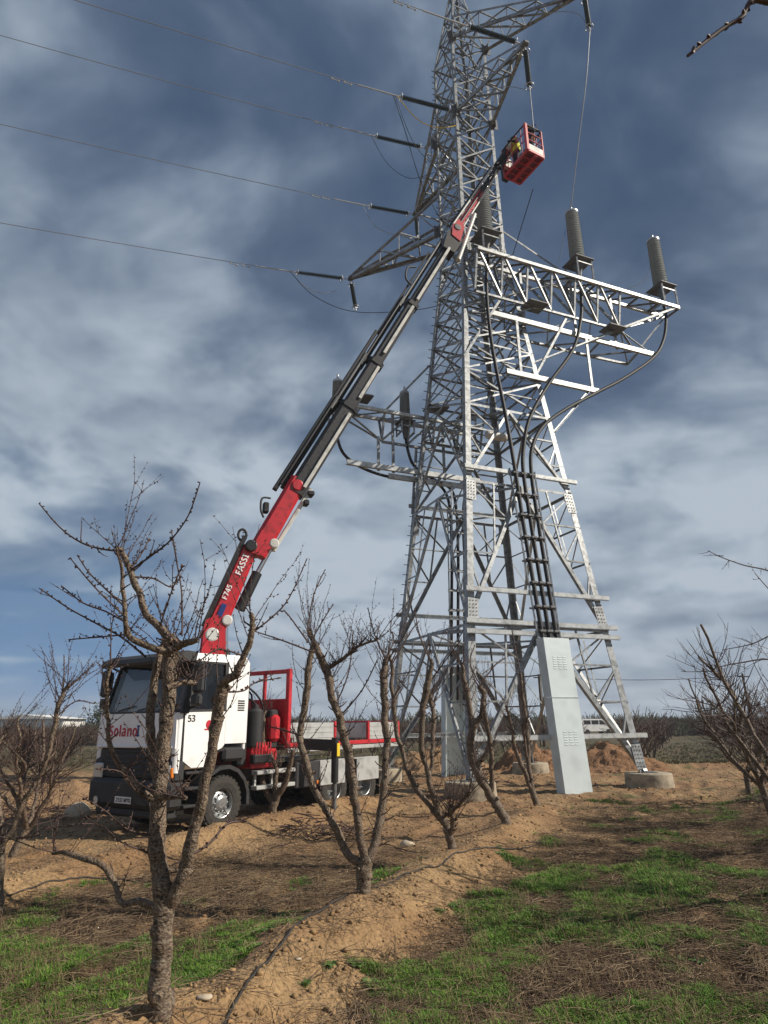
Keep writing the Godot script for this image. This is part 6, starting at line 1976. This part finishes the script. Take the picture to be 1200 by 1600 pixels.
# ---------- far things ----------
func build_far():
	# white van on the road behind
	var t = thing("white_van", "white van parked far off, seen right of the cable cover", "van", Transform3D(Basis(Vector3.UP, .25), Vector3(27.0, .45, -88.0)))
	var b = MB.new()
	b.extrude(PackedVector2Array([Vector2(-2.3, .4), Vector2(2.3, .4), Vector2(2.35, .95), Vector2(1.5, 1.2), Vector2(.75, 1.9), Vector2(-2.15, 1.95), Vector2(-2.3, 1.2)]), -.9, .9)
	part(t, "body", b, M.white)
	for s in [-1.0, 1.0]:
		for q in [[-1.9, -.95], [-.8, .2]]:
			b = MB.new(); b.box(Vector3((q[0] + q[1]) * .5, 1.5, s * .905), Vector3(q[1] - q[0], .5, .02))
			part(t, "window", b, M.black)
		b = MB.new(); b.extrude(PackedVector2Array([Vector2(.32, 1.22), Vector2(1.3, 1.22), Vector2(.75, 1.74), Vector2(.32, 1.76)]), s * .9, s * .915)
		part(t, "window", b, M.black)
		for x in [-1.5, 1.5]:
			b = MB.new(); b.lathe([Vector2(0, -.11), Vector2(.33, -.11), Vector2(.33, .11), Vector2(.2, .12), Vector2(0, .12)], 18, Transform3D(Basis(Vector3.RIGHT, PI / 2), Vector3(x, .33, s * .8)))
			part(t, "wheel", b, M.tyre)
	# farm building at the left
	t = thing("farm_building", "low white farm building far off behind the left orchard", "building", at(-50.0, -.6, 96.0))
	b = MB.new(); b.box(Vector3(0, 1.9, 0), Vector3(11, 3.8, 7))
	part(t, "walls", b, M.plaster)
	b = MB.new(); b.extrude(PackedVector2Array([Vector2(-6, 3.8), Vector2(6, 3.8), Vector2(0, 4.4)]), -3.9, 3.9)
	part(t, "roof", b, M.plaster)
	for x in [-3.2, 0.0, 3.2]:
		b = MB.new(); b.box(Vector3(x, 1.8, 3.52), Vector3(1.2, 1.4, .06))
		part(t, "window", b, M.black)
	# poles and wire
	var P = [Vector3(13.9, 0, -60), Vector3(33.5, 0, -62)]
	for i in 2:
		t = thing("utility_pole", ["slim wooden utility pole seen through the pylon base", "slim wooden utility pole hidden among the right edge trees"][i], "pole", Transform3D(Basis(), P[i]), "utility poles")
		b = MB.new(); b.tube([Vector3(0, -.3, 0), Vector3(0, 6.2, 0)], [.13, .09], 10)
		part(t, "pole", b, M.wood)
		b = MB.new(); b.box(Vector3(0, 5.9, .1), Vector3(1.0, .1, .08))
		part(t, "crossarm", b, M.wood)
	b = MB.new()
	var pts = []
	for i in 13: pts.append(Vector3(0, 6.0, 0).lerp(P[1] - P[0] + Vector3(0, 6.0, 0), i / 12.0) - Vector3(0, .35 * sin(PI * i / 12.0), 0))
	b.tube(pts, rep(.025, 13), 4)
	solo("utility_wire", "thin dark wire strung low across the sky right of the pylon", "wire", b, M.cable, Transform3D(Basis(), P[0]))
	# evergreens far left
	for q in [[-37.0, 88.0, 5.2, "dark round evergreen tree beside the far white building"], [-60.0, 92.0, 4.6, "dark evergreen tree left of the far white building"], [18.0, 96.0, 3.6, "small dark evergreen beyond the pylon base"]]:
		evergreen(q[0], q[1], q[2], q[3])
	# scrub on the horizon
	var r = RandomNumberGenerator.new(); r.seed = 12
	var cl = MB.new()
	for k in 90:
		var a = r.randf() * TAU
		var el = r.randf_range(-.1, 1.2)
		var o = Vector3(cos(a) * cos(el), sin(el), sin(a) * cos(el))
		shoot(cl, r, o * r.randf_range(.1, .7) * Vector3(1, 1.2, 1), o + Vector3(0, .5, 0), r.randf_range(.4, 1.1), .03, Vector3.ZERO, false, 3)
	var xf = []
	var co = []
	for k in 3200:
		var d = r.randf_range(80, 190)
		var x = r.randf_range(-.8, .85) * d
		if d < 112.0 and abs(x / d - .303) < .035: continue
		var s = r.randf_range(.8, 2.0) * (1.35 if r.randf() < .12 else 1.0)
		xf.append(Transform3D(Basis(Vector3.UP, r.randf() * TAU).scaled(Vector3(s * 1.3, s, s * 1.3)), Vector3(x, 0, -d)))
		co.append(Color(.085, .07, .05).lerp(Color(.06, .07, .035), r.randf()))
	var m = mat(Color.WHITE, .95)
	m.vertex_color_use_as_albedo = true
	scatter("distant_scrub", "brown scrub and orchards massed along the horizon", "scrub", cl.mesh(), m, xf, co)
func evergreen(x, d, h, label):
	var r = RandomNumberGenerator.new(); r.seed = int(x * 10) + 1000
	var t = thing("evergreen_tree", label, "tree", at(x, 0, d), "far evergreen trees")
	var b = MB.new(); b.tube([Vector3(0, -.2, 0), Vector3(.1, h * .6, 0)], [.22, .1], 8)
	part(t, "trunk", b, M.wood)
	b = MB.new()
	for k in 1500:
		var o = Vector3(r.randfn(), r.randfn(), r.randfn()).normalized() * pow(r.randf(), .4)
		var p = Vector3(0, h * .6, 0) + o * Vector3(h * .48, h * .42, h * .48) * (.85 + .3 * sin(o.x * 5.0 + o.y * 4.0))
		var u = Vector3(r.randfn(), r.randfn(), r.randfn()).normalized() * .22
		var w = u.cross(Vector3(r.randfn(), r.randfn(), r.randfn())).normalized() * .13
		b.tri(p - u, p + w, p + u)
	part(t, "crown", b, M.green)

# ---------- sky ----------
func build_sky():
	var W = 2048
	var H = 1024
	var im = Image.create_empty(W, H, false, Image.FORMAT_RGB8)
	var f1 = FastNoiseLite.new(); f1.seed = 77; f1.frequency = 1.0; f1.fractal_octaves = 7; f1.fractal_gain = .56; f1.noise_type = FastNoiseLite.TYPE_SIMPLEX_SMOOTH
	var f2 = FastNoiseLite.new(); f2.seed = 19; f2.frequency = 1.0; f2.fractal_octaves = 4; f2.noise_type = FastNoiseLite.TYPE_SIMPLEX_SMOOTH
	im.fill(Color(.42, .40, .37))
	for y in H / 2 + 8:
		var el = (.5 - (y + .5) / H) * PI
		var sy = sin(el)
		var ce = cos(el)
		var inv = 1.0 / (max(sy, 0.0) + .27)
		for x in W:
			var az = ((x + .5) / W - .5) * TAU       # the picture's middle lies behind the camera
			var dx = sin(az) * ce
			var dz = cos(az) * ce
			var px = dx * inv
			var pz = dz * inv
			var warp = f2.get_noise_2d(px * .8, pz * .8)
			var n1 = f1.get_noise_2d(px * .8 + warp * .25, pz * 1.0 - warp * .15 + 3.0)
			var n2 = f2.get_noise_2d(px * 1.9 + 30.0 + warp * .3, pz * 2.1)
			var n3 = f2.get_noise_3d(dx * 1.6 + 9.0, sy * 2.6, dz * 1.6)
			# cover is thick low down, broken overhead
			var cov = 0.74 + n1 * .8 + n3 * .35 - .30 * smoothstep(.45, .85, sy)
			var gap = smoothstep(.02, .05, sy) * smoothstep(.19, .12, sy + n3 * .05)      # clear strip near the horizon
			cov = min(cov + .6 * smoothstep(-.32, -.05, -dx) * smoothstep(.4, .2, sy), 1.0)
			cov = max(cov, .93 * smoothstep(-.32, -.05, -dx) * smoothstep(.5, .25, sy))
			cov -= gap * smoothstep(-.26, -.42, -dx + n3 * .1) * 1.0
			cov += gap * smoothstep(.35, .6, f2.get_noise_2d(az * 2.0, sy * 34.0) + .35) * .55
			cov = clamp(cov, 0.0, 1.0)
			var blue = Color(.36, .51, .67).lerp(Color(.225, .295, .40), smoothstep(.0, .5, sy))
			var n4 = f1.get_noise_2d(px * 4.2 + warp + 50.0, pz * 5.2)
			cov = clamp(cov + n4 * .3 + .06, 0.0, 1.0)
			cov = lerp(cov, smoothstep(.12, .95, cov), .3)
			var lit = clamp(.52 + .30 * smoothstep(.62, .2, sy) + n4 * .28 + n2 * .45 + n1 * .55 + .25 * n3 - .36 * smoothstep(.3, .72, sy), 0, 1)
			var cl = Color(.37, .43, .51).lerp(Color(.66, .705, .75), lit)
			var c = blue.lerp(cl, cov)
			im.set_pixel(x, y, c)
	var sm = PanoramaSkyMaterial.new()
	sm.panorama = ImageTexture.create_from_image(im)
	sm.energy_multiplier = 1.0
	return sm

func _ready():
	rng.seed = 2024
	var cam = Camera3D.new()
	cam.name = "camera"
	add_child(cam)
	cam.position = Vector3(0, 2.1, 0)
	cam.rotation_degrees = Vector3(18.28, 0, -.65)
	cam.fov = 77.32
	cam.near = .05
	cam.far = 3000.0
	cam.current = true
	var env = Environment.new()
	env.background_mode = Environment.BG_SKY
	var sky = Sky.new()
	sky.sky_material = build_sky()
	env.sky = sky
	env.tonemap_mode = Environment.TONE_MAPPER_LINEAR
	env.tonemap_exposure = 1.16
	env.sdfgi_enabled = true; env.ssao_enabled = true; env.ssil_enabled = true
	env.fog_enabled = true
	env.fog_density = .0006
	env.fog_light_color = Color(.66, .69, .73)
	var we = WorldEnvironment.new()
	we.name = "world_environment"
	we.environment = env
	add_child(we)
	var sun = DirectionalLight3D.new()
	sun.name = "sun"
	add_child(sun)
	var to_sun = Vector3(.80, .58, .11).normalized()
	sun.look_at_from_position(to_sun * 100.0, Vector3.ZERO, Vector3.UP)
	sun.light_energy = 1.6
	sun.light_color = Color(1.0, .96, .9)
	sun.light_angular_distance = .5
	sun.shadow_enabled = true
	make_materials()
	setup_noise()
	build_ground()
	print("ground")
	build_pylon()
	build_footings()
	build_cables()
	build_lines()
	print("pylon")
	build_truck()
	build_crane()
	build_people()
	print("truck")
	build_trees()
	print("trees")
	build_cover()
	print("cover")
	build_far()
